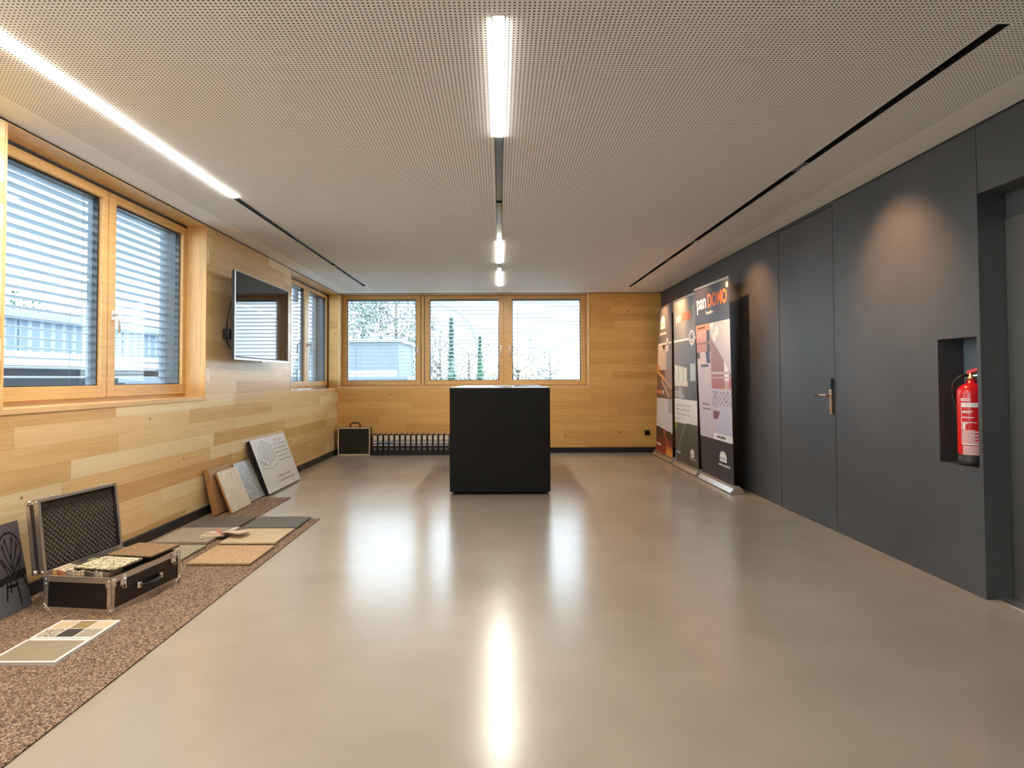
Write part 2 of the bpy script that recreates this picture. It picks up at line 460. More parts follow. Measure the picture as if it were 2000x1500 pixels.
# ------------------------------------------------------------------ windows
def window_handle(px, parent, base, out, grip_z):
    """out: unit vector into the room"""
    o = Vector(out); b0 = Vector(base)
    m = MB(); side = Vector((-o.y, o.x, 0))
    m.hexa([tuple(b0 + side * a * 0.013 + o * d + Vector((0, 0, z))) for z in (-0.035, 0.035) for a, d in ((-1, 0), (1, 0), (1, 0.011), (-1, 0.011))])
    m.tube([b0 + o * 0.01, b0 + o * 0.048, b0 + o * 0.056 + Vector((0, 0, -0.008)), b0 + o * 0.057 + Vector((0, 0, -0.125))], 0.0085, 8)
    return m.build('window_handle', M_ALUW, parent)

def sash_set(root, o_dir, plane, sashes, z0, z1, gz0, gz1, ends, msash, dark=M_BLKGLOSS):
    """sashes: list of (s0, s1, g0, g1) along the wall; plane: room-side face; o_dir: 'x-' (left wall) or 'y+' (back wall)"""
    sg = -1 if o_dir == 'x-' else 1
    def bx(m, d0, d1, a0, a1, za, zb):
        if o_dir == 'x-': m.box(plane + sg * d1, plane + sg * d0, a0, a1, za, zb)
        else: m.box(a0, a1, plane + d0, plane + d1, za, zb)
    fr = MB()
    e0, e1 = ends
    bx(fr, 0.014, 0.066, e0, e1, z0 - 0.03, gz0 - 0.02); bx(fr, 0.014, 0.066, e0, e1, gz1 + 0.02, z1 + 0.004)
    bx(fr, 0.014, 0.066, e0, sashes[0][2] - 0.02, gz0 - 0.02, gz1 + 0.02); bx(fr, 0.014, 0.066, sashes[-1][3] + 0.02, e1, gz0 - 0.02, gz1 + 0.02)
    for A, C in zip(sashes, sashes[1:]): bx(fr, 0.014, 0.066, A[3] + 0.02, C[2] - 0.02, gz0 - 0.02, gz1 + 0.02)
    fr.build('window_frame', msash, root)
    for s0, s1, g0, g1 in sashes:
        m = MB()
        bx(m, 0, 0.07, s0, g0, z0, z1); bx(m, 0, 0.07, g1, s1, z0, z1)
        bx(m, 0, 0.07, g0, g1, z0, gz0); bx(m, 0, 0.07, g0, g1, gz1, z1)
        so = m.build('sash', msash, root, 0.004)
        m = MB(); q = 0.013
        bx(m, 0.030, 0.066, g0, g0 + q, gz0, gz1); bx(m, 0.030, 0.066, g1 - q, g1, gz0, gz1)
        bx(m, 0.030, 0.066, g0 + q, g1 - q, gz0, gz0 + q * 0.5); bx(m, 0.030, 0.066, g0 + q, g1 - q, gz1 - q, gz1)
        m.build('glazing_seal', dark, so)
        m = MB()
        if o_dir == 'x-':
            X = plane - 0.048; m.quad((X, g0, gz0), (X, g1, gz0), (X, g1, gz1), (X, g0, gz1))
        else:
            Y = plane + 0.048; m.quad((g0, Y, gz0), (g1, Y, gz0), (g1, Y, gz1), (g0, Y, gz1))
        m.build('pane', M_GLASS, so)
    return root

w1 = empty('window_1', kind='structure')
sash_set(w1, 'x-', XI, [(3.30, 4.418, 3.385, 4.358), (4.428, 5.575, 4.512, 5.470)], 1.074, 2.54, 1.158, 2.478, (3.27, 5.62), M_SASH)
window_handle(0, w1, (XI, 4.465, 1.660), (1, 0, 0), 0)
w2 = empty('window_2', kind='structure')
sash_set(w2, 'x-', XI, [(7.84, 8.985, 7.92, 8.915), (8.995, 10.10, 9.100, 10.025)], 1.085, 2.54, 1.165, 2.488, (7.81, 10.2), M_SASH)
window_handle(0, w2, (XI, 9.045, 1.690), (1, 0, 0), 0)
w0 = empty('fill_window', kind='structure')  # unseen window added beside the camera to let in extra fill light
sash_set(w0, 'x-', XI, [(-1.57, 0.14, -1.48, 0.06), (0.15, 1.88, 0.24, 1.80)], 1.074, 2.54, 1.158, 2.478, (-1.6, 1.9), M_SASH)
PB = YB + 0.215
w3 = empty('window_4', kind='structure')
sash_set(w3, 'y+', PB, [(-2.595, -1.305, -2.517, -1.378), (-1.235, 0.062, -1.153, -0.012), (0.137, 1.412, 0.208, 1.336)], 1.092, 2.568, 1.167, 2.505, (BX0, BX1), M_SASHX)
for hx in (-1.345, 0.022, 0.172): window_handle(0, w3, (hx, PB, 1.700), (0, -1, 0), 0)
# dark joints beside the middle mullion
struct(B('trim_26', M_BLACK, -1.300, -1.240, PB + 0.010, PB + 0.0135, 1.092, 2.56))
struct(B('trim_27', M_TRIM, -1.292, -1.248, PB + 0.004, PB + 0.0105, 1.092, 2.56))
struct(B('trim_28', M_BLACK, XI - 0.012, XI - 0.002, 3.29, 5.53, 2.541, 2.5615))  # black strip painting the shadow in the gap between frame and soffit
struct(B('trim_29', M_BLACK, XI - 0.012, XI - 0.002, 7.82, 10.07, 2.541, 2.5615))  # same painted gap shadow over the corner window

# ------------------------------------------------------------------ outside venetian blinds
def blind(kind, c0, a0, a1, z0, z1, label, group, tilt=0.05, pitch=0.0625, wdt=0.08):
    """c0: middle of the slats across the wall, a0..a1 along it"""
    cx_, cy_ = (c0, (a0 + a1) / 2) if kind == 'x' else ((a0 + a1) / 2, c0)
    root = empty('venetian_blind', (cx_, cy_, z0), 0, label, 'blind', group)
    L = (a1 - a0) / 2; m = MB(); k = 0; z = 0.02
    while z < z1 - z0 - 0.05:
        prof = []
        for i in range(7):
            t = i / 6 - 0.5; prof.append((t * wdt, 0.013 * (1 - (2 * t) ** 2) - 0.005 + -tilt * t * wdt * (1 if kind == 'y' else -1) + (0.004 if i in (0, 6) else 0)))
        top = [(p, q + z) for p, q in prof]; bot = [(p, q + z - 0.0018) for p, q in prof][::-1]
        if kind == 'x': m.prism([(p, q) for p, q in top + bot], -L, L, 'y')
        else: m.prism([(p, q) for p, q in top + bot], -L, L, 'x')
        z += pitch; k += 1
    sl = m.build('slats', M_SLAT, root)
    m = MB()
    if kind == 'x': m.box(-0.04, 0.04, -L, L, z1 - z0 - 0.045, z1 - z0)
    else: m.box(-L, L, -0.04, 0.04, z1 - z0 - 0.045, z1 - z0)
    m.build('head_rail', M_SLAT, root)
    for f in (0.12, 0.88):
        m = MB(); p = -L + 2 * L * f
        for s_ in (-1, 1):
            if kind == 'x': m.tube([(s_ * 0.041, p, 0), (s_ * 0.041, p, z1 - z0 - 0.04)], 0.0014, 5)
            else: m.tube([(p, s_ * 0.041, 0), (p, s_ * 0.041, z1 - z0 - 0.04)], 0.0014, 5)
        m.build('ladder_cord', M_FACADE, root)
    for s_ in (-1, 1):
        p = s_ * (L + 0.022); m = MB()
        if kind == 'x': m.box(-0.03, 0.03, p - 0.014, p + 0.014, -0.03, z1 - z0)
        else: m.box(p - 0.014, p + 0.014, -0.03, 0.03, -0.03, z1 - z0)
        m.build('guide_rail', M_FACADE, root)
    return root
GB = 'raised slat blinds outside the windows'
blind('x', XI - 0.22, 3.34, 4.56, 1.07, 2.55, 'grey venetian blind outside the wide left sash of the near left window', GB)
blind('x', XI - 0.22, 4.64, 5.66, 1.07, 2.55, 'grey venetian blind outside the sash with the handle in the near left window', GB)
blind('x', XI - 0.22, 7.86, 9.12, 1.07, 2.55, 'grey venetian blind beside the television, in the left sash of the corner window', GB)
blind('x', XI - 0.22, 9.20, 10.08, 1.07, 2.55, 'grey venetian blind in the right sash of the narrow window by the corner', GB)
blind('y', YB + 0.42, -2.56, -1.33, 1.07, 2.54, 'grey venetian blind outside the left sash of the back window', GB)
blind('y', YB + 0.42, -1.24, 0.06, 1.07, 2.54, 'grey venetian blind outside the middle sash of the back window', GB)
blind('y', YB + 0.42, 0.14, 1.40, 1.07, 2.54, 'grey venetian blind outside the right sash of the back window', GB)

# ------------------------------------------------------------------ ceiling lights
def channel(i, name, label):
    a, b_, y0, y1 = SL[i]
    r = empty(name, ((a + b_) / 2, y0, H), 0, label, 'ceiling light')
    w = (b_ - a) / 2; L = y1 - y0; m = MB()
    m.box(-w, -w + 0.003, 0, L, -0.0015, 0.075); m.box(w - 0.003, w, 0, L, -0.0015, 0.075)
    m.box(-w + 0.003, w - 0.003, 0, L, 0.068, 0.075); m.box(-w + 0.003, w - 0.003, 0, 0.003, -0.0015, 0.068); m.box(-w + 0.003, w - 0.003, L - 0.003, L, -0.0015, 0.068)
    m.build('housing', M_BLACK, r)
    return r, y0, w
def seg(r, y0, w, a, b_, name, mat, z0=0.002, z1=0.03, inset=0.004):
    return MB().box(-w + inset, w - inset, a - y0, b_ - y0, z0, z1).build(name, mat, r)
r, y0, w = channel(0, 'linear_ceiling_light', 'long slim light strip along the left windows, lit near and dark far')
seg(r, y0, w, y0 + 0.01, 4.70, 'diffuser', M_LED, -0.005)
seg(r, y0, w, 4.70, 9.15, 'blank_cover', M_BLANK, 0.012, 0.02)
seg(r, y0, w, 7.55, 7.66, 'sensor', M_BLKGLOSS, 0.0, 0.010)
r, y0, w = channel(1, 'linear_ceiling_light', 'light strip down the middle of the ceiling with three lit pieces')
for a, b_ in ((2.365, 3.52), (6.23, 7.43), (8.03, 9.27)): seg(r, y0, w, a, b_, 'diffuser', M_LED, -0.005)
seg(r, y0, w, 3.52, 4.88, 'blank_cover', M_BLANK, 0.012, 0.02); seg(r, y0, w, 5.06, 6.23, 'blank_cover', M_BLANK, 0.012, 0.02)
seg(r, y0, w, 7.43, 8.03, 'blank_cover', M_BLANK, 0.012, 0.02)
seg(r, y0, w, 4.88, 5.06, 'sensor', M_BLKGLOSS, 0.001, 0.03); seg(r, y0, w, 7.66, 7.80, 'sensor', M_BLKGLOSS, 0.001, 0.03)
r, y0, w = channel(2, 'spotlight_track', 'black recessed track with small spotlights along the charcoal wall')
for yc, lit in ((2.735, 0), (4.08, 1), (6.33, 1), (7.29, 1), (8.28, 1), (9.29, 1)):
    m = MB(); m.box(-w + 0.004, w - 0.004, yc - y0 - 0.09, yc - y0 + 0.09, 0.022, 0.05)
    for k in range(6):
        yy = yc - y0 - 0.09 + 0.036 * k; m.box(-w + 0.004, w - 0.004, yy - 0.002, yy + 0.002, 0.004, 0.022)
    md = m.build('spotlight_module', M_BLKGLOSS, r)
    m = MB()
    for k in range(5):
        yy = yc - y0 - 0.072 + 0.036 * k
        m.lathe([(0.0, 0.0205), (0.0125, 0.0205), (0.0145, 0.0215), (0.0145, 0.0222)], (0, yy, 0), 12)
    m.build('lens', M_SPOTLIT if lit else M_BLKGLOSS, md)
    if lit:
        ld = bpy.data.lights.new('wall_washer_beam', 'SPOT'); ld.energy = SPOT_POWER; ld.color = (1.0, 0.54, 0.25)
        ld.spot_size = math.radians(76); ld.spot_blend = 1.0; ld.shadow_soft_size = 0.02
        lo = bpy.data.objects.new('wall_washer_beam', ld); COL.objects.link(lo); lo.location = (1.975, yc, H - 0.004)
        lo.rotation_euler = (Vector((XR, yc, 1.78)) - lo.location).to_track_quat('-Z', 'Y').to_euler()
        lo.parent = r; lo.matrix_parent_inverse = Matrix.Translation(r.location).inverted()

# ================================================================== THINGS
# black counter
ct = empty('counter', (0, 6.45, 0), 0, 'tall black box-shaped counter standing alone in the middle of the floor', 'counter')
M_CTR = plain('black_screed_panel', (0.008, 0.008, 0.008), 0.55, scale=2.5, var=0.12, spec=0.25)
M_CTOP = plain('black_screed_top', (0.024, 0.025, 0.028), 0.33, scale=2.5, var=0.1)
MB().box(-0.518, 0.518, 0, 2.15, 0.033, 1.080).build('body', M_CTR, ct, 0.003)
MB().box(-0.520, 0.520, -0.002, 2.152, 1.082, 1.102).build('worktop', M_CTOP, ct, 0.003)
MB().box(-0.41, 0.41, 0.10, 2.05, 0.0, 0.033).build('plinth', M_BLACK, ct)
# leaflets lying on it
def leaflet(x, y, rz, col, lab, w=0.21, l=0.297, z=1.1025):
    o = MB().hexa([(-w / 2, -l / 2, 0), (w / 2, -l / 2, 0), (w / 2, l / 2, 0), (-w / 2, l / 2, 0), (-w / 2, -l / 2, 0.006), (w / 2, -l / 2, 0.004), (w / 2, l / 2, 0.006), (-w / 2, l / 2, 0.012)]).build('brochure', plain('paper', col, 0.4, var=0.1, scale=30))
    o.location = (x, y, z); o.rotation_euler = (0, 0, rz)
    tag(o, lab, 'brochure', 'brochures on the black counter'); return o
leaflet(0.07, 7.62, 0.3, (0.62, 0.60, 0.55), 'pale folded brochure, left one of the two lying on the black counter')
leaflet(0.36, 7.35, 1.35, (0.10, 0.055, 0.035), 'dark brown brochure lying right of the pale one on the black counter', 0.21, 0.34)

# television on its arm
tv = empty('television', (-2.42, 6.42, 1.79), 0, 'large flat black television on a wall arm between the two left windows', 'television')
m = MB().box(-0.035, -0.002, -0.718, 0.718, -0.405, 0.412); m.build('body', M_BLACK, tv, 0.004)
m = MB().box(-0.003, 0.002, -0.708, 0.708, -0.380, 0.403); m.build('screen', plain('glossy_screen', (0.006, 0.0065, 0.008), 0.04, var=0), tv)
m = MB().box(-0.004, 0.004, -0.720, 0.720, -0.410, -0.392).box(-0.004, 0.003, -0.720, -0.713, -0.392, 0.413).box(-0.004, 0.003, 0.713, 0.720, -0.392, 0.413).box(-0.004, 0.003, -0.72, 0.72, 0.408, 0.413)
m.build('bezel', M_ALUW, tv)
MB().box(-0.02, 0.004, -0.07, 0.02, -0.423, -0.408).build('status_light', M_ALUW, tv, 0.004)
MB().box(-0.075, -0.035, -0.30, 0.30, -0.30, 0.12).build('electronics_hump', M_BLACK, tv, 0.02)
m = MB(); m.box(-0.188, -0.176, -0.12, 0.12, -0.15, 0.15); m.tube([(-0.18, 0, 0.05), (-0.12, -0.12, 0.05), (-0.06, 0, 0.05)], 0.02, 8); m.tube([(-0.18, 0, -0.05), (-0.12, -0.12, -0.05), (-0.06, 0, -0.05)], 0.02, 8)
m.build('wall_arm', M_BLACK, tv)
MB().box(-0.17, -0.10, -0.60, -0.50, -0.215, -0.12).build('plug', M_BLACK, tv, 0.01)
pts = [(-0.14, -0.575, -0.12), (-0.135, -0.572, -0.05), (-0.13, -0.562, 0.02), (-0.125, -0.548, 0.08), (-0.12, -0.525, 0.13), (-0.11, -0.49, 0.16), (-0.10, -0.45, 0.16), (-0.09, -0.38, 0.11), (-0.08, -0.3, 0.05)]
MB().tube(pts, 0.006, 6).build('cable', M_BLACK, tv)
pts = [(-0.14, -0.575, -0.21), (-0.135, -0.565, -0.25), (-0.125, -0.54, -0.29), (-0.11, -0.50, -0.315), (-0.10, -0.45, -0.31), (-0.085, -0.38, -0.26), (-0.08, -0.29, -0.2)]
MB().tube(pts, 0.006, 6).build('cable', M_BLACK, tv)

# socket on the back wall
so = empty('wall_socket', (2.366, YB, 0.315), 0, 'square black wall socket low on the timber back wall', 'socket')
MB().box(-0.041, 0.041, -0.010, 0, -0.041, 0.041).build('cover_plate', M_BLACK, so, 0.003)
m = MB(); m.prism([(0.02 * math.cos(a * PI / 8), 0.02 * math.sin(a * PI / 8)) for a in range(16)], -0.0115, -0.009, 'y'); m.build('insert', M_BLKGLOSS, so)

# floor mats
M_MAT = granular('brown_granule', [(0.045, 0.022, 0.012), (0.13, 0.065, 0.032), (0.20, 0.11, 0.06), (0.28, 0.175, 0.105), (0.42, 0.31, 0.215)], 175, 0.75, 0.6)
M_MATEDGE = plain('mat_edge', (0.035, 0.02, 0.013), 0.8)
def floormat(x0, x1, y0, y1, lab, t=0.006):
    r = empty('granule_mat', ((x0 + x1) / 2, (y0 + y1) / 2, 0), 0, lab, 'mat')
    a, b_ = (x1 - x0) / 2, (y1 - y0) / 2
    MB().mat(M_MAT).box(-a, a, -b_, b_, 0.0025, t).mat(M_MATEDGE).box(-a, a, -b_, b_, 0.0, 0.0025).build('mat_sheet', M_MAT, r)
    return r
floormat(-2.585, -1.541, 0.55, 5.38, 'long brown speckled granule mat along the left wall under the open flight case')
floormat(-2.585, -2.110, 5.384, 6.335, 'short narrow brown speckled mat under the leaning sample boards')

# sample slabs on the mat
def slab(x0, x1, y0, y1, mat, lab, t=0.017, sk=0.0, dark=None):
    cx_, cy_ = (x0 + x1) / 2, (y0 + y1) / 2
    a, b_ = (x1 - x0) / 2, (y1 - y0) / 2
    o = empty('sample_slab', (cx_, cy_, 0.0062), sk, lab, 'sample slab', 'square floor sample slabs laid out on the mat')
    MB().box(-a, a, -b_, b_, 0.005, t).build('coating', mat, o, 0.001)
    MB().box(-a + 0.001, a - 0.001, -b_ + 0.001, b_ - 0.001, 0, 0.005).build('backing', dark or M_MATEDGE, o)
    return o
def stone(name, cols, sc): return granular(name, cols, sc, 0.6, 0.25)
M_T1 = stone('sand_granule', [(0.36, 0.21, 0.10), (0.46, 0.29, 0.15), (0.54, 0.36, 0.20), (0.64, 0.47, 0.29)], 230)
M_T2 = stone('pale_sand_granule', [(0.52, 0.37, 0.23), (0.62, 0.47, 0.31), (0.70, 0.56, 0.39)], 230)
M_T3 = stone('slate_grey_granule', [(0.085, 0.085, 0.08), (0.13, 0.13, 0.12), (0.19, 0.185, 0.17)], 260)
M_T4 = stone('dark_olive_granule', [(0.07, 0.06, 0.045), (0.11, 0.098, 0.078), (0.16, 0.145, 0.12)], 260)
M_T5 = stone('grey_beige_granule', [(0.27, 0.215, 0.15), (0.34, 0.28, 0.205), (0.42, 0.36, 0.28)], 230)
M_T6 = stone('greenish_granule', [(0.22, 0.20, 0.12), (0.33, 0.30, 0.19), (0.48, 0.44, 0.31)], 200)
slab(-2.008, -1.598, 4.03, 4.455, M_T1, 'sandy brown square sample slab nearest the camera at the right edge of the mat', sk=-0.01)
slab(-2.022, -1.621, 4.53, 4.955, M_T2, 'pale sand square sample slab under the fan of colour chips')
slab(-2.045, -1.615, 4.99, 5.375, M_T3, 'slate grey square sample slab at the far right end of the long mat', sk=0.004)
slab(-2.520, -2.090, 5.01, 5.372, M_T4, 'dark olive grey square sample slab lying in front of the leaning boards')
slab(-2.510, -2.110, 4.53, 4.975, M_T5, 'grey beige square sample slab by the wall, left of the colour chips', t=0.022)
slab(-2.490, -2.090, 4.08, 4.475, M_T6, 'speckled greenish square sample slab half hidden behind the flight case')

# fan of colour chips
fan = empty('colour_fan', (-2.06, 4.70, 0.0292), 0, 'fanned out bundle of small beige and grey colour cards on the pale slab', 'colour cards')
cols = [(0.70, 0.58, 0.42), (0.78, 0.66, 0.48), (0.62, 0.47, 0.30), (0.80, 0.74, 0.64), (0.55, 0.20, 0.12), (0.30, 0.28, 0.26), (0.22, 0.20, 0.19), (0.66, 0.60, 0.55), (0.16, 0.13, 0.14), (0.75, 0.66, 0.60)]
for k in range(13):
    a = math.radians(200 - k * 17) if k < 8 else math.radians(40 - (k - 8) * 16)
    m = MB(); ca, sa = math.cos(a), math.sin(a); L, wd, z = 0.17, 0.022, 0.002 + 0.0026 * k
    P = []
    for zz in (z, z + 0.0012):
        for t, s_ in ((0, -1), (1, -1), (1, 1), (0, 1)):
            P.append((ca * L * t - sa * wd * s_, sa * L * t + ca * wd * s_, zz + t * 0.004 * (k % 3)))
    m.hexa(P).build('colour_card', plain('card', cols[k % len(cols)], 0.5, var=0), fan)

# leaning boards
def leaning(name, y0, y1, xb, xt, zt, thick, face_mat, edge_mat, lab, cat, shear=(0, 0), dy=0.0, zb=0.008):
    """front face from (xb, z=zb) up to (xt, zt); thickness to the wall side"""
    up = Vector((xt - xb, 0, zt - zb)); L = up.length; upn = up.normalized(); nrm = Vector((upn.z, 0, -upn.x))
    r = empty(name, (xb, (y0 + y1) / 2, 0.0075 + thick * abs(upn.x)), 0, lab, cat)
    hw = (y1 - y0) / 2
    def P(u, v, d=0.0):   # u: 0 near (left in the view) .. 1 far
        return Vector((0, -hw + 2 * hw * u + dy * v, 0)) + upn * (L * v) + nrm * d
    m = MB(); m.hexa([P(0, 0, -thick), P(1, 0, -thick), P(1, 0, -0.002), P(0, 0, -0.002), P(0, 1, -thick), P(1, 1, -thick), P(1, 1, -0.002), P(0, 1, -0.002)])
    m.build('core', edge_mat, r)
    if callable(face_mat):
        printed('printed_face', lambda u, v: P(u, v, 0.0), r, face_mat, 150, 120)
    else:
        MB().hexa([P(0, 0, -0.002), P(1, 0, -0.002), P(1, 0, 0), P(0, 0, 0), P(0, 1, -0.002), P(1, 1, -0.002), P(1, 1, 0), P(0, 1, 0)]).build('face', face_mat, r)
    return r, P
M_OAK = sashwood('oiled_oak', (0.36, 0.17, 0.065), 2)
def m_rings():
    m = NT('relief_plaster'); co, o = m.coords()
    v = m.vec(m.math('MULTIPLY', o[0], 1.0), m.math('MULTIPLY', o[1], 2.2), m.math('MULTIPLY', o[2], 1.6))
    w_ = m.n('ShaderNodeTexWave', wave_type='RINGS', rings_direction='X'); m.l(v, w_.inputs[0]); w_.inputs['Scale'].default_value = 9; w_.inputs['Distortion'].default_value = 4; w_.inputs['Detail'].default_value = 3
    nz = m.noise(co, 9, 4, 0.6, 1.5)
    f = m.math('ADD', m.math('MULTIPLY', w_.outputs['Fac'], 0.45), m.math('MULTIPLY', nz, 0.6))
    m.base(m.ramp(f, [(0.2, (0.38, 0.27, 0.14)), (0.5, (0.62, 0.52, 0.36)), (0.85, (0.74, 0.66, 0.50))])); m.rough(0.45); m.bump(f, 0.3, 0.003); return m.m
def m_marble():
    m = NT('blue_grey_marbling'); co, o = m.coords()
    nz = m.noise(co, 7, 6, 0.65, 3.5); n2 = m.noise(co, 3.2, 3, 0.5, 1.0)
    f = m.math('ADD', m.math('MULTIPLY', nz, 0.65), m.math('MULTIPLY', n2, 0.35))
    m.base(m.ramp(f, [(0.32, (0.10, 0.12, 0.13)), (0.45, (0.22, 0.24, 0.24)), (0.55, (0.35, 0.33, 0.27)), (0.7, (0.55, 0.52, 0.44))])); m.rough(0.3); return m.m
leaning('sample_board', 5.49, 5.93, -2.468, -2.556, 0.399, 0.045, sashwood('oak_face', (0.40, 0.22, 0.10), 1), M_OAK, 'thick oak-edged board leaning behind and left of the pale relief board', 'sample board')
leaning('sample_board', 5.555, 5.97, -2.366, -2.51, 0.365, 0.020, m_rings(), sashwood('orange_edge', (0.42, 0.20, 0.07), 2), 'pale cream board with swirling relief, front-most of the leaning boards', 'sample board')
leaning('sample_board', 6.02, 6.41, -2.402, -2.565, 0.376, 0.018, m_marble(), M_OAK, 'blue-grey marbled board leaning between the cream board and the white panel', 'sample board')

def board_print(u, v):
    c = (0.60, 0.57, 0.53)
    # line drawing of a crystal-like corner with building lines
    def line(x0, y0, x1, y1, w_=0.006):
        dx, dy = x1 - x0, y1 - y0; t = max(0, min(1, ((u - x0) * dx + (v - y0) * dy) / (dx * dx + dy * dy + 1e-9)))
        return math.hypot(u - x0 - t * dx, v - y0 - t * dy) < w_
    poly = [(0.12, 0.80), (0.28, 0.95), (0.50, 0.82), (0.52, 0.60), (0.30, 0.50)]
    ins = False; j = len(poly) - 1
    for i in range(len(poly)):
        xi, yi = poly[i]; xj, yj = poly[j]
        if (yi > v) != (yj > v) and u < (xj - xi) * (v - yi) / (yj - yi) + xi: ins = not ins
        j = i
    if ins: c = (0.50, 0.485, 0.46)
    for a in ((0.12, 0.80, 0.28, 0.95), (0.28, 0.95, 0.50, 0.82), (0.50, 0.82, 0.52, 0.60), (0.28, 0.95, 0.30, 0.50), (0.30, 0.50, 0.52, 0.60)):
        if line(*a): c = (0.30, 0.29, 0.28)
    for a in ((0.05, 0.62, 0.30, 0.46), (0.06, 0.70, 0.10, 0.45), (0.12, 0.80, 0.16, 0.44), (0.10, 0.45, 0.34, 0.40), (0.34, 0.40, 0.50, 0.46), (0.20, 0.72, 0.22, 0.46), (0.08, 0.56, 0.20, 0.50), (0.16, 0.66, 0.28, 0.58)):
        if line(*a): c = (0.20, 0.20, 0.20)
    return c
wb4, PB4 = leaning('printed_panel', 6.415, 7.425, -2.360, -2.566, 0.552, 0.034, board_print, M_BLKGLOSS, 'large white leaning panel with a line drawing and rows of script', 'panel')
M_INK = plain('brown_ink', (0.09, 0.045, 0.03), 0.6, var=0); M_INK2 = plain('pale_brown_ink', (0.33, 0.22, 0.16), 0.6, var=0)
def script_row(parent, P, u0, u1, v, h, mat, rnd):
    m = MB(); u = u0
    while u < u1:
        w_ = rnd.uniform(0.008, 0.02)
        if True:
            hh = h * rnd.choice((0.55, 0.6, 0.7, 1.0, 0.12))
            m.quad(P(u, v, 0.0008), P(u + w_ * 1.02, v, 0.0008), P(u + w_ * 0.75, v + hh, 0.0008), P(u + w_ * 0.3, v + hh, 0.0008))
        u += w_
    return m.build('script_lines', mat, parent, normals=False)
rn = random.Random(3)
for v, u0, u1 in ((0.895, 0.60, 0.86), (0.815, 0.56, 0.95), (0.735, 0.56, 0.93), (0.655, 0.55, 0.96), (0.575, 0.56, 0.93), (0.495, 0.57, 0.95)): script_row(wb4, PB4, u0, u1, v, 0.022, M_INK, rn)
for v, u0, u1 in ((0.21, 0.36, 0.80), (0.12, 0.32, 0.84)): script_row(wb4, PB4, u0, u1, v, 0.05, M_INK2, rn)

# print of a chair, leaning at the left edge of the view
def chair_print(u, v):
    # u 0 near .. 1 far ; coordinates in the picture, chair facing half right
    if v > 0.40 - 0.0 * u + (u - 0.5) * 0.10: c = mix((0.085, 0.070, 0.080), (0.115, 0.098, 0.108), v)
    elif v > 0.32 + (u - 0.5) * 0.10: c = (0.010, 0.010, 0.012)
    else: c = mix((0.15, 0.155, 0.175), (0.105, 0.105, 0.12), abs(u - 0.35))
    u = (u - 0.82) * 1.75 + 0.54
    def seg_(x0, y0, x1, y1, w_=0.013):
        dx, dy = x1 - x0, (y1 - y0); t = max(0, min(1, ((u - x0) * dx + (v - y0) * dy) / (dx * dx + dy * dy + 1e-9)))
        return math.hypot(u - x0 - t * dx, v - y0 - t * dy) < w_
    ink = (0.006, 0.005, 0.005)
    e = math.hypot((u - 0.54) / 0.27, (v - 0.68) / 0.21)
    if abs(e - 1) < 0.055 and v > 0.52: return ink
    for a in ((0.34, 0.56, 0.42, 0.42), (0.74, 0.56, 0.68, 0.42), (0.54, 0.42, 0.54, 0.60), (0.54, 0.46, 0.40, 0.66), (0.54, 0.46, 0.68, 0.68), (0.56, 0.43, 0.76, 0.60), (0.50, 0.43, 0.32, 0.62),
              (0.54, 0.58, 0.46, 0.80), (0.54, 0.58, 0.63, 0.81), (0.42, 0.62, 0.38, 0.78), (0.66, 0.62, 0.72, 0.76)):
        if seg_(*a, 0.011): return ink
    for cx_, cy_ in ((0.46, 0.80), (0.63, 0.80), (0.38, 0.74), (0.72, 0.72), (0.54, 0.61)):
        if math.hypot((u - cx_) / 0.022, (v - cy_) / 0.035) < 1: return ink
    if 0.30 < u < 0.80 and 0.345 < v < 0.43 - abs(u - 0.55) * 0.1: return (0.016, 0.012, 0.010)
    for a in ((0.36, 0.35, 0.30, 0.16), (0.58, 0.36, 0.62, 0.08), (0.76, 0.36, 0.84, 0.22), (0.44, 0.34, 0.42, 0.24), (0.36, 0.30, 0.60, 0.29)):
        if seg_(*a, 0.018): return ink
    return c
leaning('picture_panel', 2.88, 3.345, -2.484, -2.570, 0.453, 0.006, chair_print, plain('print_edge', (0.10, 0.03, 0.03), 0.5), 'dark print of an ornate chair leaning on the wall at the left edge', 'picture')

# open sample brochure in front of the case
bro = empty('sample_folder', (-2.0075, 2.87, 0.0062), 0, 'open white sample folder with colour fields, on the mat before the flight case', 'folder')
M_PAP = plain('white_card', (0.82, 0.80, 0.77), 0.45, var=0.01)
def page(y0, y1, nm):
    m = MB().box(-0.1455, 0.1455, y0, y1, 0, 0.005).box(-0.1435, 0.1435, y0 + 0.002, y1 - 0.002, 0.005, 0.0095).box(-0.1455, 0.1455, y0, y1, 0.0095, 0.014)
    return m.build(nm, M_PAP, bro)
pa = page(0.016, 0.228, 'upper_page'); pb = page(-0.228, 0.004, 'lower_page')
MB().box(-0.145, 0.145, 0.004, 0.016, 0.003, 0.010).build('spine', M_PAP, bro)
def field(par, x0, x1, y0, y1, mat, nm='colour_field'): return MB().box(x0, x1, y0, y1, 0.0135, 0.0146).build(nm, mat, par)
fx = [(-0.131, -0.047), (-0.040, 0.041), (0.048, 0.131)]
c6 = [[(0.66, 0.50, 0.32), (0.34, 0.23, 0.10), (0.68, 0.50, 0.33)], [None, (0.065, 0.052, 0.042), (0.38, 0.33, 0.25)]]
for rI, (ya, yb_) in enumerate(((0.127, 0.216), (0.030, 0.120))):
    for cI, (xa, xb) in enumerate(fx):
        cc = c6[rI][cI]
        mt = plain('swatch', cc, 0.5, var=0.02) if cc else granular('terrazzo_swatch', [(0.20, 0.14, 0.07), (0.45, 0.40, 0.30), (0.62, 0.56, 0.44)], 120, 0.5, 0)
        field(pa, xa, xb, ya, yb_, mt)
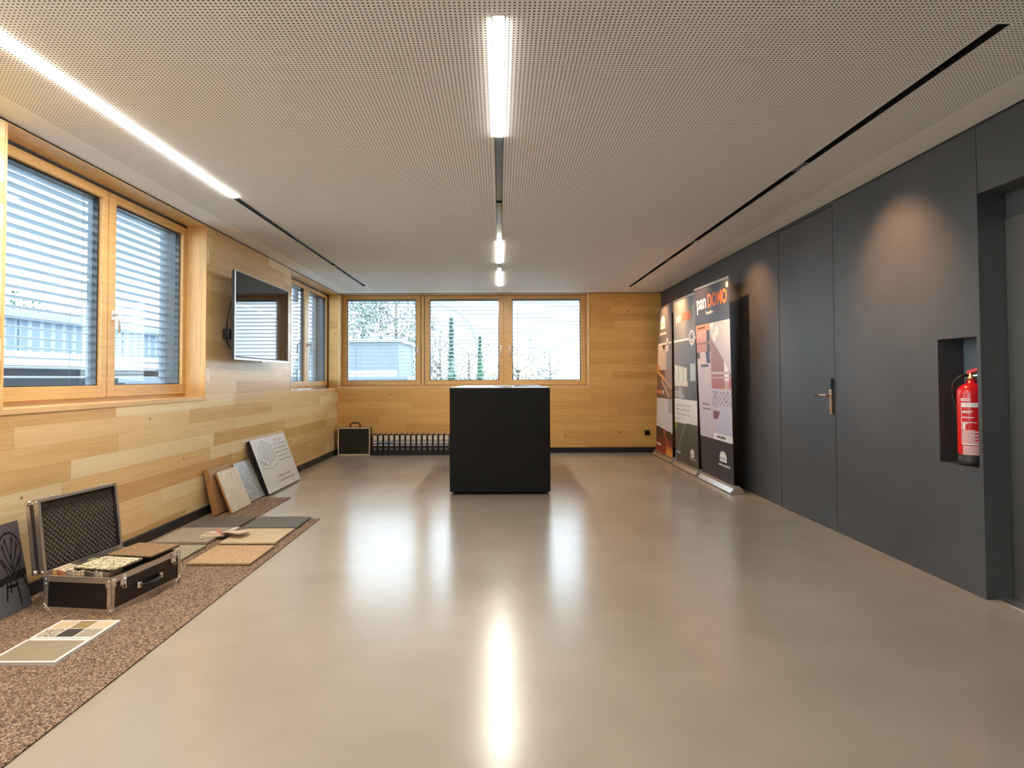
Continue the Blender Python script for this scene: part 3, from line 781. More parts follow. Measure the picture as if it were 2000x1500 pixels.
field(pb, -0.131, 0.131, -0.214, -0.010, plain('khaki_field', (0.33, 0.275, 0.185), 0.45, var=0.03))

# ------------------------------------------------------------------ flight case
CW, CL, CH, TH = 0.384, 0.550, 0.177, 0.070
fc = empty('flight_case', (-2.358, 3.255, 0.0065), math.atan2(-0.051, 0.381), 'open black flight case with aluminium edges standing on the brown mat, full of samples', 'flight case')
# local: x across (0 wall side .. CW room side), y along, z up
M_LAM = plain('black_laminate', (0.010, 0.0075, 0.0065), 0.35)
M_EDGE = plain('aluminium_edge', (0.66, 0.60, 0.53), 0.35, 0.9)
m = MB(); t = 0.008
m.box(0.002, CW - 0.002, 0.002, CL - 0.002, 0.002, 0.010)
m.box(0.002, 0.002 + t, 0.002, CL - 0.002, 0.010, CH - 0.004); m.box(CW - 0.002 - t, CW - 0.002, 0.002, CL - 0.002, 0.010, CH - 0.004)
m.box(0.002 + t, CW - 0.002 - t, 0.002, 0.002 + t, 0.010, CH - 0.004); m.box(0.002 + t, CW - 0.002 - t, CL - 0.002 - t, CL - 0.002, 0.010, CH - 0.004)
base = m.build('base_shell', M_LAM, fc)
m = MB(); e = 0.024; q = 0.003
for z0, z1 in ((0, e), (CH - e, CH)):
    m.box(e, CW - e, -q + 0.003, 0.003, z0, z1); m.box(e, CW - e, CL - 0.003, CL, z0, z1)
    m.box(-0.0, 0.003, e, CL - e, z0, z1); m.box(CW - 0.003, CW, e, CL - e, z0, z1)
for x0, x1 in ((0, e), (CW - e, CW)):
    m.box(x0, x1, 0, 0.003, 0, CH); m.box(x0, x1, CL - 0.003, CL, 0, CH)
for y0_, y1_ in ((0, e), (CL - e, CL)):
    m.box(0, 0.003, y0_, y1_, 0, CH); m.box(CW - 0.003, CW, y0_, y1_, 0, CH)
# top rim
m.box(0, CW, 0, 0.014, CH, CH + 0.005); m.box(0, CW, CL - 0.014, CL, CH, CH + 0.005); m.box(0, 0.014, 0.014, CL - 0.014, CH, CH + 0.005); m.box(CW - 0.014, CW, 0.014, CL - 0.014, CH, CH + 0.005)
m.build('edge_profile', M_EDGE, base)
for cx_ in (0, CW):
    for cy_ in (0, CL):
        for cz_ in (0.012, CH - 0.020):
            m = MB(); sx = 1 if cx_ == 0 else -1; sy = 1 if cy_ == 0 else -1
            if cz_ < 0.1:
                m.ball((cx_ + sx * 0.006, cy_ + sy * 0.006, 0.0125), 0.0125, 10, 6)
                m.prism([(cx_ + sx * 0.0, 0.0), (cx_ + sx * 0.042, 0.0), (cx_ + sx * 0.0, 0.042)], cy_ - sy * 0.002, cy_ + sy * 0.001, 'y')
                m.prism([(cy_ + sy * 0.0, 0.0), (cy_ + sy * 0.042, 0.0), (cy_ + sy * 0.0, 0.042)], cx_ - sx * 0.002, cx_ + sx * 0.001, 'x')
            else:
                m.box(min(cx_ - sx * 0.002, cx_ + sx * 0.03), max(cx_ - sx * 0.002, cx_ + sx * 0.03), min(cy_ - sy * 0.002, cy_), max(cy_ - sy * 0.002, cy_), CH - 0.045, CH)
                m.box(min(cx_ - sx * 0.002, cx_), max(cx_ - sx * 0.002, cx_), min(cy_ - sy * 0.002, cy_ + sy * 0.03), max(cy_ - sy * 0.002, cy_ + sy * 0.03), CH - 0.045, CH)
                for zz in (CH - 0.012, CH - 0.034): m.ball((cx_ + sx * 0.014, cy_ - sy * 0.002, zz), 0.005, 8, 4); m.ball((cx_ - sx * 0.002, cy_ + sy * 0.014, zz), 0.005, 8, 4)
            m.build('corner_protector', M_CHROME, base)
M_RIV = plain('rivet', (0.2, 0.12, 0.08), 0.4, 0.6)
for rp in [(CW * k / 4, -0.0005, 0.012) for k in range(1, 4)] + [(CW + 0.0005, CL * k / 6, 0.012) for k in range(1, 6)] + [(0.011, -0.0005, CH * 0.5), (CW - 0.011, -0.0005, CH * 0.5), (CW + 0.0005, 0.012, CH * 0.5)]:
    MB().ball(rp, 0.003, 6, 4).build('rivet', M_RIV, base)
for yc in (0.075, 0.478):
    m = MB(); X = CW
    m.box(X, X + 0.004, yc - 0.018, yc + 0.018, CH - 0.052, CH + 0.006); m.box(X + 0.004, X + 0.012, yc - 0.012, yc + 0.012, CH - 0.020, CH + 0.002)
    m.tube([(X + 0.010, yc - 0.011, CH - 0.022), (X + 0.014, yc - 0.011, CH - 0.066), (X + 0.014, yc + 0.011, CH - 0.066), (X + 0.010, yc + 0.011, CH - 0.022)], 0.0020, 6)
    m.ball((X + 0.012, yc + 0.004, CH - 0.022), 0.009, 8, 5)
    m.build('latch', M_CHROME, fc)
hd = MB()
for ya in (0.190, 0.360): MB().box(CW, CW + 0.016, ya - 0.015, ya + 0.015, 0.072, 0.104).build('handle_bracket', M_CHROME, fc, 0.004)
hd.bm.free()
MB().tube([(CW + 0.012, 0.196, 0.088), (CW + 0.022, 0.215, 0.083), (CW + 0.027, 0.250, 0.078), (CW + 0.027, 0.300, 0.078), (CW + 0.022, 0.335, 0.083), (CW + 0.012, 0.354, 0.088)], [0.006, 0.010, 0.011, 0.011, 0.010, 0.006], 10).build('handle', M_BLKGLOSS, fc)
# lid, open just past upright; local z up along the lid, thickness to -x
lid = empty('lid', (0.004, 0.0, CH + 0.012)); lid.parent = fc; lid.rotation_euler = (0, -math.radians(7), 0)
LW = 0.380
m = MB(); m.box(-TH, -TH + 0.008, 0.002, CL - 0.002, 0.002, LW - 0.002)
m.box(-TH + 0.008, -0.003, 0.002, 0.010, 0.002, LW - 0.002); m.box(-TH + 0.008, -0.003, CL - 0.010, CL - 0.002, 0.002, LW - 0.002)
m.box(-TH + 0.008, -0.003, 0.010, CL - 0.010, 0.002, 0.010); m.box(-TH + 0.008, -0.003, 0.010, CL - 0.010, LW - 0.010, LW - 0.002)
m.build('lid_shell', plain('dark_aluminium_side', (0.09, 0.08, 0.085), 0.35, 0.5), lid)
m = MB(); e = 0.020
for x0, x1 in ((-0.026, 0.0), (-TH - 0.002, -TH + 0.020)):
    m.box(x0, x1, -0.002, 0.002, 0, LW); m.box(x0, x1, CL - 0.002, CL + 0.002, 0, LW)
    m.box(x0, x1, 0, CL, -0.002, 0.003); m.box(x0, x1, 0, CL, LW - 0.003, LW + 0.002)
m.box(-0.003, 0.0, 0, 0.014, 0, LW); m.box(-0.003, 0.0, CL - 0.014, CL, 0, LW); m.box(-0.003, 0, 0.014, CL - 0.014, 0, 0.012); m.box(-0.003, 0, 0.014, CL - 0.014, LW - 0.012, LW)
m.build('lid_edge', M_EDGE, lid)
for cy_ in (0, CL):
    for cz_ in (0.0, LW):
        m = MB()
        sz = 1 if cz_ == 0 else -1
        m.ball((-TH * 0.75, cy_, cz_ + sz * 0.010), 0.015, 10, 6); m.ball((-0.012, cy_, cz_ + sz * 0.010), 0.010, 8, 6); m.box(-TH * 0.75, -0.012, cy_ - 0.003, cy_ + 0.003, cz_ + sz * 0.010 - 0.007, cz_ + sz * 0.010 + 0.007)
        m.build('lid_corner', M_CHROME, lid)
for yc in (0.10, 0.45): m = MB(); m.box(-0.03, -0.006, yc - 0.022, yc + 0.022, LW + 0.002, LW + 0.005); m.ball((-0.018, yc, LW + 0.007), 0.009, 8, 4); m.build('lid_catch', M_CHROME, lid)
# egg-crate foam
nu, nv = 126, 88; bm = bmesh.new(); p = (CL - 0.030) / 22.0
g = [[None] * (nu + 1) for _ in range(nv + 1)]
for j in range(nv + 1):
    for i in range(nu + 1):
        y = 0.015 + (CL - 0.030) * i / nu; z = 0.013 + (LW - 0.026) * j / nv
        hgt = math.sin(2 * PI * y / 0.0305) * math.sin(2 * PI * z / 0.0305)
        g[j][i] = bm.verts.new((-0.026 + 0.010 * hgt, y, z))
for j in range(nv):
    for i in range(nu):
        f = bm.faces.new((g[j][i], g[j][i + 1], g[j + 1][i + 1], g[j + 1][i])); f.smooth = True
me = bpy.data.meshes.new('foam'); bm.to_mesh(me); bm.free(); me.materials.append(plain('charcoal_foam', (0.085, 0.068, 0.055), 0.9))
fo = bpy.data.objects.new('foam_lining', me); COL.objects.link(fo); fo.parent = lid
for yc in (0.03, 0.52): MB().box(-0.004, 0.008, yc - 0.022, yc + 0.022, -0.012, 0.010).build('hinge', M_CHROME, lid)
m = MB(); m.tube([(0.33, CL - 0.012, CH + 0.0), (0.33, CL - 0.012, CH)], 0.001, 4); m.bm.free()

# samples inside the case: upright plates in two rows, slabs on top
rc = random.Random(5)
base_rot = Matrix.Translation(fc.location) @ Matrix.Rotation(fc.rotation_euler.z, 4, 'Z')
def in_case(o, x, y, z, rz=0.0, ry=0.0, rx=0.0):
    o.matrix_world = base_rot @ Matrix.Translation((x, y, z)) @ Matrix.Rotation(rz, 4, 'Z') @ Matrix.Rotation(ry, 4, 'Y') @ Matrix.Rotation(rx, 4, 'X'); return o
pcol = [((0.62, 0.40, 0.16), 'ochre'), ((0.50, 0.13, 0.06), 'brick red'), ((0.48, 0.22, 0.12), 'rust brown'), ((0.38, 0.36, 0.31), 'grey'), ((0.55, 0.50, 0.36), 'black-dotted cream'), ((0.60, 0.50, 0.33), 'sand'), ((0.58, 0.46, 0.29), 'honey'), ((0.07, 0.065, 0.055), 'near-black speckled'), ((0.10, 0.10, 0.08), 'dark green speckled'), ((0.42, 0.40, 0.34), 'stone grey'), ((0.60, 0.50, 0.36), 'pale beige'), ((0.20, 0.13, 0.09), 'dark brown speckled')]
for k, (c, nm) in enumerate(pcol):
    w_ = 0.024; x = 0.040 + k * 0.0265
    o = empty('sample_plate', (0, 0, 0), 0, '%s sample plate upright in the flight case, %s from the wall' % (nm, ['first', 'second', 'third', 'fourth', 'fifth', 'sixth', 'seventh', 'eighth', 'ninth', 'tenth', 'eleventh', 'last'][k]), 'sample plate', 'sample plates in the flight case')
    hgt = 0.196 - 0.004 * (k % 3)
    gm = granular('plate_' + nm.replace(' ', '_'), [tuple(v * 0.45 for v in c), c, tuple(min(1, v * 1.5) for v in c)], 150 + 40 * (k % 3), 0.5, 0.1)
    MB().box(-0.0115, 0.0115, 0.000, 0.0025, 0, hgt).build('granule_face', gm, o)
    MB().box(-0.0115, 0.0115, 0.0025, 0.105, 0, hgt).build('board', plain('cream_board', (0.66, 0.54, 0.38), 0.6), o)
    in_case(o, x, 0.020 + 0.003 * (k % 2), 0.012)
M_TERR = granular('cream_pebbles', [(0.16, 0.13, 0.06), (0.42, 0.36, 0.20), (0.66, 0.58, 0.36), (0.74, 0.68, 0.48), (0.80, 0.76, 0.60)], 95, 0.4, 0.3)
o = empty('sample_slab', (0, 0, 0), 0, 'cream pebble terrazzo slab lying across the upright plates in the flight case', 'sample slab')
MB().box(-0.118, 0.118, -0.10, 0.10, 0.006, 0.014).build('coating', M_TERR, o, 0.001); MB().box(-0.118, 0.118, -0.10, 0.10, 0, 0.006).build('backing', M_BLACK, o)
in_case(o, 0.262, 0.130, 0.2085, -0.05)
o = empty('sample_slab', (0, 0, 0), 0, 'brown granule slab resting on the far end of the open flight case', 'sample slab')
MB().box(-0.135, 0.135, -0.12, 0.12, 0.006, 0.013).build('coating', granular('brown_granule_slab', [(0.15, 0.08, 0.035), (0.28, 0.16, 0.075), (0.38, 0.24, 0.12)], 240, 0.6, 0.3), o, 0.001); MB().box(-0.135, 0.135, -0.12, 0.12, 0, 0.006).build('backing', M_BLACK, o)
in_case(o, 0.272, 0.388, 0.2095, -0.03, 0.0, 0.012)
for k in range(5):
    o = MB().box(-0.06, 0.06, -0.0022, 0.0022, 0, 0.188).build('sample_plate', plain('dark_edge_plate', (0.10, 0.09, 0.06) if k % 2 else (0.62, 0.54, 0.36), 0.5))
    tag(o, ['pale plate edge touching the far side of the pebble slab in the flight case', 'dark plate edge, second one behind the pebble slab in the flight case', 'pale plate edge in the middle of the gap between the two case slabs', 'dark plate edge, fourth one behind the pebble slab in the flight case', 'pale plate edge touching the brown slab in the flight case'][k], 'sample plate', 'sample plates in the flight case')
    in_case(o, 0.105, 0.238 + 0.0068 * k, 0.012)
B_ = None

# ------------------------------------------------------------------ aluminium case and binders at the back wall
ac = empty('aluminium_case', (-2.29, 9.83, 0), 0, 'upright black case with aluminium frame in the back left corner', 'case')
M_EDG2 = plain('pale_aluminium_frame', (0.78, 0.66, 0.50), 0.4, 0.5)
MB().box(-0.252, 0.248, 0.004, 0.15, 0.004, 0.428).build('shell', plain('black_ribbed_panel', (0.012, 0.010, 0.008), 0.45), ac)
m = MB(); e = 0.018
for y0_, y1_ in ((0.0, 0.012), (0.142, 0.154)):
    m.box(-0.256, 0.252, y0_, y1_, 0, e); m.box(-0.256, 0.252, y0_, y1_, 0.432 - e, 0.432); m.box(-0.256, -0.256 + e, y0_, y1_, e, 0.432 - e); m.box(0.252 - e, 0.252, y0_, y1_, e, 0.432 - e)
m.build('frame', M_EDG2, ac)
m = MB()
for cx_ in (-0.252, 0.248):
    for cz_ in (0.008, 0.426): m.ball((cx_, 0.008, cz_), 0.012, 8, 5)
m.build('corner_cap', M_BLACK, ac)
m = MB()
for cx_, cz_ in ((-0.002, 0.425), (-0.002, 0.008), (-0.25, 0.21), (0.246, 0.21)): m.box(cx_ - 0.012, cx_ + 0.012, -0.003, 0, cz_ - 0.012, cz_ + 0.012)
m.build('clasp', M_EDG2, ac)
MB().tube([(-0.075, 0.075, 0.430), (-0.078, 0.075, 0.465), (-0.060, 0.075, 0.490), (-0.02, 0.075, 0.500), (0.03, 0.075, 0.500), (0.065, 0.075, 0.488), (0.080, 0.075, 0.462), (0.077, 0.075, 0.430)], 0.010, 8).build('handle', M_BLACK, ac)

def make_binder(blue):
    r = empty('ring_binder', (0, 0, 0)); w_ = 0.0405
    M_SP = plain('black_binder', (0.010, 0.009, 0.009), 0.35)
    m = MB(); m.box(-w_, w_, 0, 0.004, 0, 0.325); m.box(-w_, -w_ + 0.003, 0.004, 0.27, 0, 0.325); m.box(w_ - 0.003, w_, 0.004, 0.27, 0, 0.325)
    m.build('cover', M_SP, r)
    m = MB().box(-w_ + 0.005, w_ - 0.005, 0.02, 0.255, 0.012, 0.308); m.build('paper', plain('paper_edges', (0.50, 0.40, 0.28), 0.7, var=0.1, scale=60), r)
    lb = MB().box(-0.028, 0.028, -0.001, 0, 0.150, 0.312).build('spine_label', plain('white_label', (0.74, 0.66, 0.58), 0.5, var=0), r)
    MB().box(-0.028, 0.028, -0.0018, -0.001, 0.222, 0.244).build('green_stripe', plain('green_stripe', (0.36, 0.40, 0.30), 0.5, var=0), lb)
    MB().box(-0.010, 0.010, -0.0018, -0.001, 0.206, 0.220).build('red_mark', plain('red_mark', (0.25, 0.06, 0.03), 0.5, var=0), lb)
    MB().box(-0.028, 0.028, -0.0018, -0.001, 0.168, 0.202 if blue else 0.186).build('blue_stripe', plain('blue_stripe', (0.055, 0.16, 0.33) if blue else (0.035, 0.06, 0.22), 0.5, var=0), lb)
    m = MB()
    for a in range(16):
        a0, a1 = a * PI / 8, (a + 1) * PI / 8
        m.quad(*[(rr * math.cos(t_), -0.0022, 0.100 + rr * math.sin(t_)) for rr, t_ in ((0.0125, a0), (0.0165, a0), (0.0165, a1), (0.0125, a1))])
    m.build('finger_ring', M_ALUW, r, normals=False)
    return r
bl, br_ = make_binder(True), make_binder(False)
for i in range(14):
    blue = i in (1, 2, 3)
    src = bl if blue else br_
    o = src if (i == 1 or i == 0) else copy_tree(src)
    o.location = (-1.952 + 0.086 * i, 9.785, 0); o.rotation_euler = (0, 0, 0)
    pos = ['beside the aluminium case', 'second from the aluminium case', 'third from the aluminium case', 'fourth from the aluminium case', 'fifth from the aluminium case', 'sixth from the aluminium case', 'seventh from the aluminium case', 'seventh from the black counter', 'sixth from the black counter', 'fifth from the black counter', 'fourth from the black counter', 'third from the black counter', 'second from the black counter', 'next to the black counter'][i]
    tag(o, 'black ring binder with %s blue label band, %s' % ('wide' if blue else 'thin', pos), 'binder', 'ring binders standing in a row at the back wall')

# ------------------------------------------------------------------ roll-up banners
M_WH = plain('white_print', (0.80, 0.78, 0.76), 0.5, var=0); M_OR = plain('orange_print', (0.80, 0.20, 0.045), 0.5, var=0); M_DK = plain('dark_print', (0.02, 0.02, 0.03), 0.5, var=0); M_GREYP = plain('grey_print', (0.42, 0.41, 0.42), 0.5, var=0)
def arch_emblem(parent, P, u, v, w, h, name='emblem', strokes=True):
    def Q(a, b_, d): return P(u + a * w, v + b_ * h, d)
    m = MB().mat(M_WH); pts = [(-0.5, 0.0), (0.5, 0.0)] + [(0.5 * math.cos(t * PI / 12), 0.45 + 0.55 * math.sin(t * PI / 12)) for t in range(13)]
    m.quad(*[Q(a, b_, 0.0012) for a, b_ in pts])
    if strokes:
        m.mat(M_DK)
        for x in (-0.30, -0.10, 0.10, 0.30):
            for (a0, a1, b0, b1) in ((x - 0.05, x - 0.015, 0.12, 0.42), (x - 0.05, x + 0.06, 0.40, 0.44), (x + 0.03, x + 0.06, 0.22, 0.42)):
                m.quad(Q(a0, b0, 0.0018), Q(a1, b0, 0.0018), Q(a1, b1, 0.0018), Q(a0, b1, 0.0018))
        for a in range(5):
            t = (30 + a * 30) * PI / 180; m.quad(*[Q(0.33 * math.cos(t) + dx, 0.50 + 0.33 * math.sin(t) + dy, 0.0018) for dx, dy in ((-0.03, -0.03), (0.03, -0.03), (0.03, 0.04), (-0.03, 0.04))])
    return m.build(name, M_WH, parent, normals=False)

def word(parent, P, Wd, Hh, body, u, v, size, mat, bold=0.0, squeeze=1.0, d=0.0014, label=None, name='lettering'):
    o0 = P(u, v, d); ex = (P(u + 0.1, v, d) - o0).normalized(); ey = (P(u, v + 0.1, d) - o0).normalized(); ez = ex.cross(ey)
    fr = Matrix(((ex.x, ey.x, ez.x, o0.x), (ex.y, ey.y, ez.y, o0.y), (ex.z, ey.z, ez.z, o0.z), (0, 0, 0, 1)))
    return lettering(body, size, fr, mat, name, parent, bold, squeeze, label=label)

def banner(BL, BR, TL, TR, func, lab, nu=72, nv=150):
    cx_, cy_ = (BL[0] + BR[0]) / 2, (BL[1] + BR[1]) / 2
    r = empty('roll_up_banner', (cx_, cy_, 0), 0, lab, 'banner', 'roll-up banners along the charcoal wall')
    O = Vector((cx_, cy_, 0)); c = [Vector(p) - O for p in (BL, BR, TL, TR)]
    nrm = -((c[1] - c[0]).cross(c[2] - c[0])).normalized()
    if nrm.x > 0: nrm = -nrm
    def P(u, v, d=0.0): return c[0].lerp(c[1], u).lerp(c[2].lerp(c[3], u), v) + nrm * d
    printed('printed_sheet', lambda u, v: P(u, v, 0.0), r, func, nu, nv)
    mbk = MB()
    for i_ in range(6):
        for j_ in range(12): mbk.quad(P(i_ / 6, j_ / 12, -0.004), P(i_ / 6, (j_ + 1) / 12, -0.004), P((i_ + 1) / 6, (j_ + 1) / 12, -0.004), P((i_ + 1) / 6, j_ / 12, -0.004))
    mbk.build('sheet_back', M_ALUW, r, normals=False)
    m = MB(); hx = Vector((0, 0, 0.012))
    m.hexa([P(0, 1, 0.006) - hx, P(1, 1, 0.006) - hx, P(1, 1, -0.008) - hx, P(0, 1, -0.008) - hx, P(0, 1, 0.006) + hx, P(1, 1, 0.006) + hx, P(1, 1, -0.008) + hx, P(0, 1, -0.008) + hx]); m.build('top_rail', M_ALU, r)
    y0_, y1_ = c[1].y - 0.03, c[0].y + 0.03; xb = (c[0].x + c[1].x) / 2
    m = MB(); m.prism([(xb - 0.045, 0.004), (xb - 0.045, 0.014), (xb - 0.010, 0.055), (xb - 0.008, 0.080), (xb + 0.040, 0.082), (xb + 0.085, 0.035), (xb + 0.088, 0.004)], y0_ + 0.012, y1_ - 0.012, 'y'); bs = m.build('base_housing', M_ALU, r, 0.003)
    m = MB()
    for a, b_ in ((y0_, y0_ + 0.012), (y1_ - 0.012, y1_)): m.prism([(xb - 0.050, 0.002), (xb - 0.050, 0.018), (xb - 0.012, 0.060), (xb - 0.008, 0.086), (xb + 0.042, 0.086), (xb + 0.090, 0.038), (xb + 0.092, 0.002)], a, b_, 'y')
    m.build('end_cap', plain('grey_plastic', (0.32, 0.29, 0.26), 0.4), bs)
    MB().box(xb - 0.047, xb + 0.088, y0_ + 0.001, y1_ - 0.001, 0.0, 0.004).build('rubber_strip', M_BLACK, bs)
    for yy in (y0_ + 0.10, y1_ - 0.10): MB().box(xb + 0.02, xb + 0.165, yy - 0.02, yy + 0.02, 0.0, 0.008).build('foot', plain('foot_metal', (0.30, 0.28, 0.26), 0.4, 0.5), r)
    top = (c[2] + c[3]) / 2
    MB().tube([(xb + 0.03, 0, 0.06), (top.x + 0.016, 0, top.z - 0.02)], 0.008, 8).build('pole', M_BLACK, r)
    Wd = (c[1] - c[0]).length; Hh = (c[2] - c[0]).length
    return r, P, Wd, Hh

# banner with the dining hall picture (nearest)
def f3(u, v):
    dark = mix((0.032, 0.024, 0.036), (0.042, 0.040, 0.055), u)
    if v > 0.80: return dark
    if v < 0.20: return mix((0.036, 0.028, 0.036), (0.020, 0.020, 0.032), u)
    if abs(u - 0.44) < 0.006: return (0.62, 0.36, 0.34)
    if u < 0.44:
        if v > 0.765: return (0.75, 0.26, 0.10)
        if v > 0.655:
            c = mix((0.40, 0.17, 0.13), (0.58, 0.32, 0.28), (v - 0.655) * 9)
            if u > 0.34: c = (0.035, 0.035, 0.06)
            if abs(v - 0.70) < 0.006: c = (0.25, 0.12, 0.10)
            return c
        c = mix((0.50, 0.46, 0.52), (0.55, 0.46, 0.50), (v - 0.2) * 2)
        if v > 0.585:
            if abs(u - 0.20) < 0.012: c = (0.60, 0.50, 0.50)
            x_l = 0.06 + (0.655 - v) * 1.4
            if abs(u - x_l) < 0.030 and v > 0.60: c = (0.62, 0.42, 0.36)
            if u < 0.10 and v > 0.62: c = (0.03, 0.03, 0.06)
            if 0.30 + (v - 0.62) * -0.6 < u < 0.42 and v > 0.592: c = (0.035, 0.04, 0.075)
        elif v > 0.570 and 0.12 < u < 0.36: c = (0.06, 0.06, 0.10)
        return c
    # right picture
    if v < 0.235: return (0.72, 0.70, 0.70)
    if v < 0.46:
        c = mix((0.44, 0.43, 0.54), (0.50, 0.47, 0.55), (v - 0.235) * 4)
        k = math.sin(u * 61) * math.sin(v * 210) + 0.5 * math.sin(u * 133 + v * 90)
        if 0.37 < v < 0.445 and k > 0.45: c = (0.15, 0.09, 0.14)
        if abs(u - 0.55) < 0.01 and v > 0.30: c = (0.20, 0.14, 0.20)
        if 0.305 < v < 0.345 and 0.46 < u < 0.66 - (0.345 - v) * 1.6: c = (0.16, 0.07, 0.10)
        return c
    line = 0.735 - (u - 0.44) * 0.36
    if v > line:
        c = mix((0.52, 0.48, 0.50), (0.66, 0.63, 0.64), (v - line) * 6)
        for cx_, cy_, rr in ((0.50, 0.79, 0.05), (0.64, 0.755, 0.055), (0.56, 0.725, 0.05), (0.52, 0.70, 0.02), (0.60, 0.67, 0.02)):
            if math.hypot(u - cx_, (v - cy_) * 2.1) < rr: c = (0.85, 0.82, 0.74)
        return c
    c = mix((0.34, 0.13, 0.12), (0.30, 0.17, 0.19), (v - 0.46) * 5)
    if 0.82 < u < 0.95: c = (0.78, 0.73, 0.73)
    if v < 0.50: c = mix(c, (0.40, 0.14, 0.13), 0.7)
    if abs(v - 0.54) < 0.004 or abs(v - 0.515) < 0.003: c = (0.50, 0.40, 0.42)
    return c
r3, P3, W3, H3 = banner((2.407, 7.475, 0.08), (2.400, 6.447, 0.08), (2.339, 7.475, 2.246), (2.375, 6.447, 2.238), f3, 'nearest roll-up banner, dark purple top above a dining hall picture')
word(r3, P3, W3, H3, 'pan', 0.060, 0.885, 0.235, M_WH, 0.004, 0.95)
word(r3, P3, W3, H3, 'DOMO', 0.405, 0.885, 0.205, M_OR, 0.006, 0.86)
word(r3, P3, W3, H3, '\u00ae', 0.925, 0.955, 0.08, M_WH, 0.001, 1.0)
word(r3, P3, W3, H3, 'TerrazzoMicro', 0.34, 0.850, 0.050, M_WH, 0.0012, 0.75)
word(r3, P3, W3, H3, 'www.ardex.at', 0.56, 0.2115, 0.050, M_DK, 0.0006, 0.9)
word(r3, P3, W3, H3, 'PANDOMO', 0.06, 0.778, 0.038, M_DK, 0.0, 1.3)
arch_emblem(r3, P3, 0.72, 0.098, 0.20, 0.052)
m = MB()
for k in range(14): m.quad(P3(0.58 + k * 0.024, 0.076, 0.0014), P3(0.595 + k * 0.024, 0.076, 0.0014), P3(0.595 + k * 0.024, 0.085, 0.0014), P3(0.58 + k * 0.024, 0.085, 0.0014))
m.build('small_print_lines', M_WH, r3, normals=False)
for v in (0.372, 0.348): script_row(r3, P3, 0.12, 0.38, v, 0.010, M_DK, rn)

# middle banner, grey with the bright interior picture
def f2(u, v):
    def sheen(c): return mix(c, (0.46, 0.46, 0.46), 0.0)
    if v > 0.752: return mix((0.17, 0.19, 0.205), (0.33, 0.325, 0.31), math.exp(-((u - 0.45) / 0.28) ** 2) * 0.9)
    if v > 0.742: return (0.70, 0.69, 0.70)
    if v > 0.385:
        if v > 0.60: c = mix((0.20, 0.205, 0.225), (0.10, 0.12, 0.15), u)
        else: c = mix((0.20, 0.20, 0.21), (0.06, 0.075, 0.10), u)
        if 0.02 < u < 0.60 and 0.495 < v < 0.60 - u * 0.04:
            c = mix((0.42, 0.48, 0.40), (0.75, 0.76, 0.70), 0.5 + 0.5 * math.sin(u * 40) * math.cos(v * 60))
            if int(u * 14) % 3 == 0 and (u * 14) % 1 < 0.15: c = (0.12, 0.13, 0.13)
        if 0.02 < u < 0.62 and 0.466 < v < 0.495: c = (0.62, 0.58, 0.50)
        if 0.74 < u < 0.96 and 0.50 < v < 0.60: c = (0.42, 0.46, 0.46)
        if v < 0.46: c = mix(c, (0.42, 0.43, 0.46), math.exp(-((u - 0.28) / 0.10) ** 2) * 0.8)
        return c
    if v > 0.240 + 0.006 * u: return (0.66, 0.655, 0.65)
    c = mix((0.062, 0.060, 0.052), (0.075, 0.080, 0.078), v * 4)
    e = 0.02 + (v) * 1.9
    if abs(u - e + 0.02) < 0.05: c = mix((0.16, 0.19, 0.18), c, abs(u - e + 0.02) / 0.05)
    if u < (v - 0.185) * 4.0: c = (0.12, 0.22, 0.035)
    return c
r2, P2, W2, H2 = banner((2.400, 8.582, 0.08), (2.410, 7.616, 0.08), (2.396, 8.582, 2.238), (2.388, 7.616, 2.232), f2, 'middle roll-up banner, slate grey with a round seal and white text block')
word(r2, P2, W2, H2, 'pan', 0.13, 0.862, 0.175, M_WH, 0.003, 0.90)
word(r2, P2, W2, H2, 'DOMO', 0.43, 0.862, 0.150, M_OR, 0.005, 0.84)
word(r2, P2, W2, H2, '\u00ae', 0.87, 0.915, 0.05, M_WH, 0.0, 1.0)
word(r2, P2, W2, H2, 'www.ardex.at', 0.06, 0.052, 0.036, M_WH, 0.0004, 0.9)
arch_emblem(r2, P2, 0.77, 0.055, 0.15, 0.048)
m = MB()
for k in range(12): m.quad(P2(0.66 + k * 0.022, 0.042, 0.0014), P2(0.672 + k * 0.022, 0.042, 0.0014), P2(0.672 + k * 0.022, 0.048, 0.0014), P2(0.66 + k * 0.022, 0.048, 0.0014))
m.build('small_print_lines', M_WH, r2, normals=False)
for v in (0.345, 0.318, 0.290, 0.262): script_row(r2, P2, 0.05, 0.68 if v > 0.27 else 0.25, v, 0.014, M_GREYP, rn)
m = MB().quad(P2(0.02, 0.420, 0.0012), P2(0.34, 0.420, 0.0012), P2(0.34, 0.436, 0.0012), P2(0.02, 0.436, 0.0012)).quad(P2(0.02, 0.398, 0.0012), P2(0.46, 0.398, 0.0012), P2(0.46, 0.415, 0.0012), P2(0.02, 0.415, 0.0012)); m.build('caption_strip', M_GREYP, r2, normals=False)
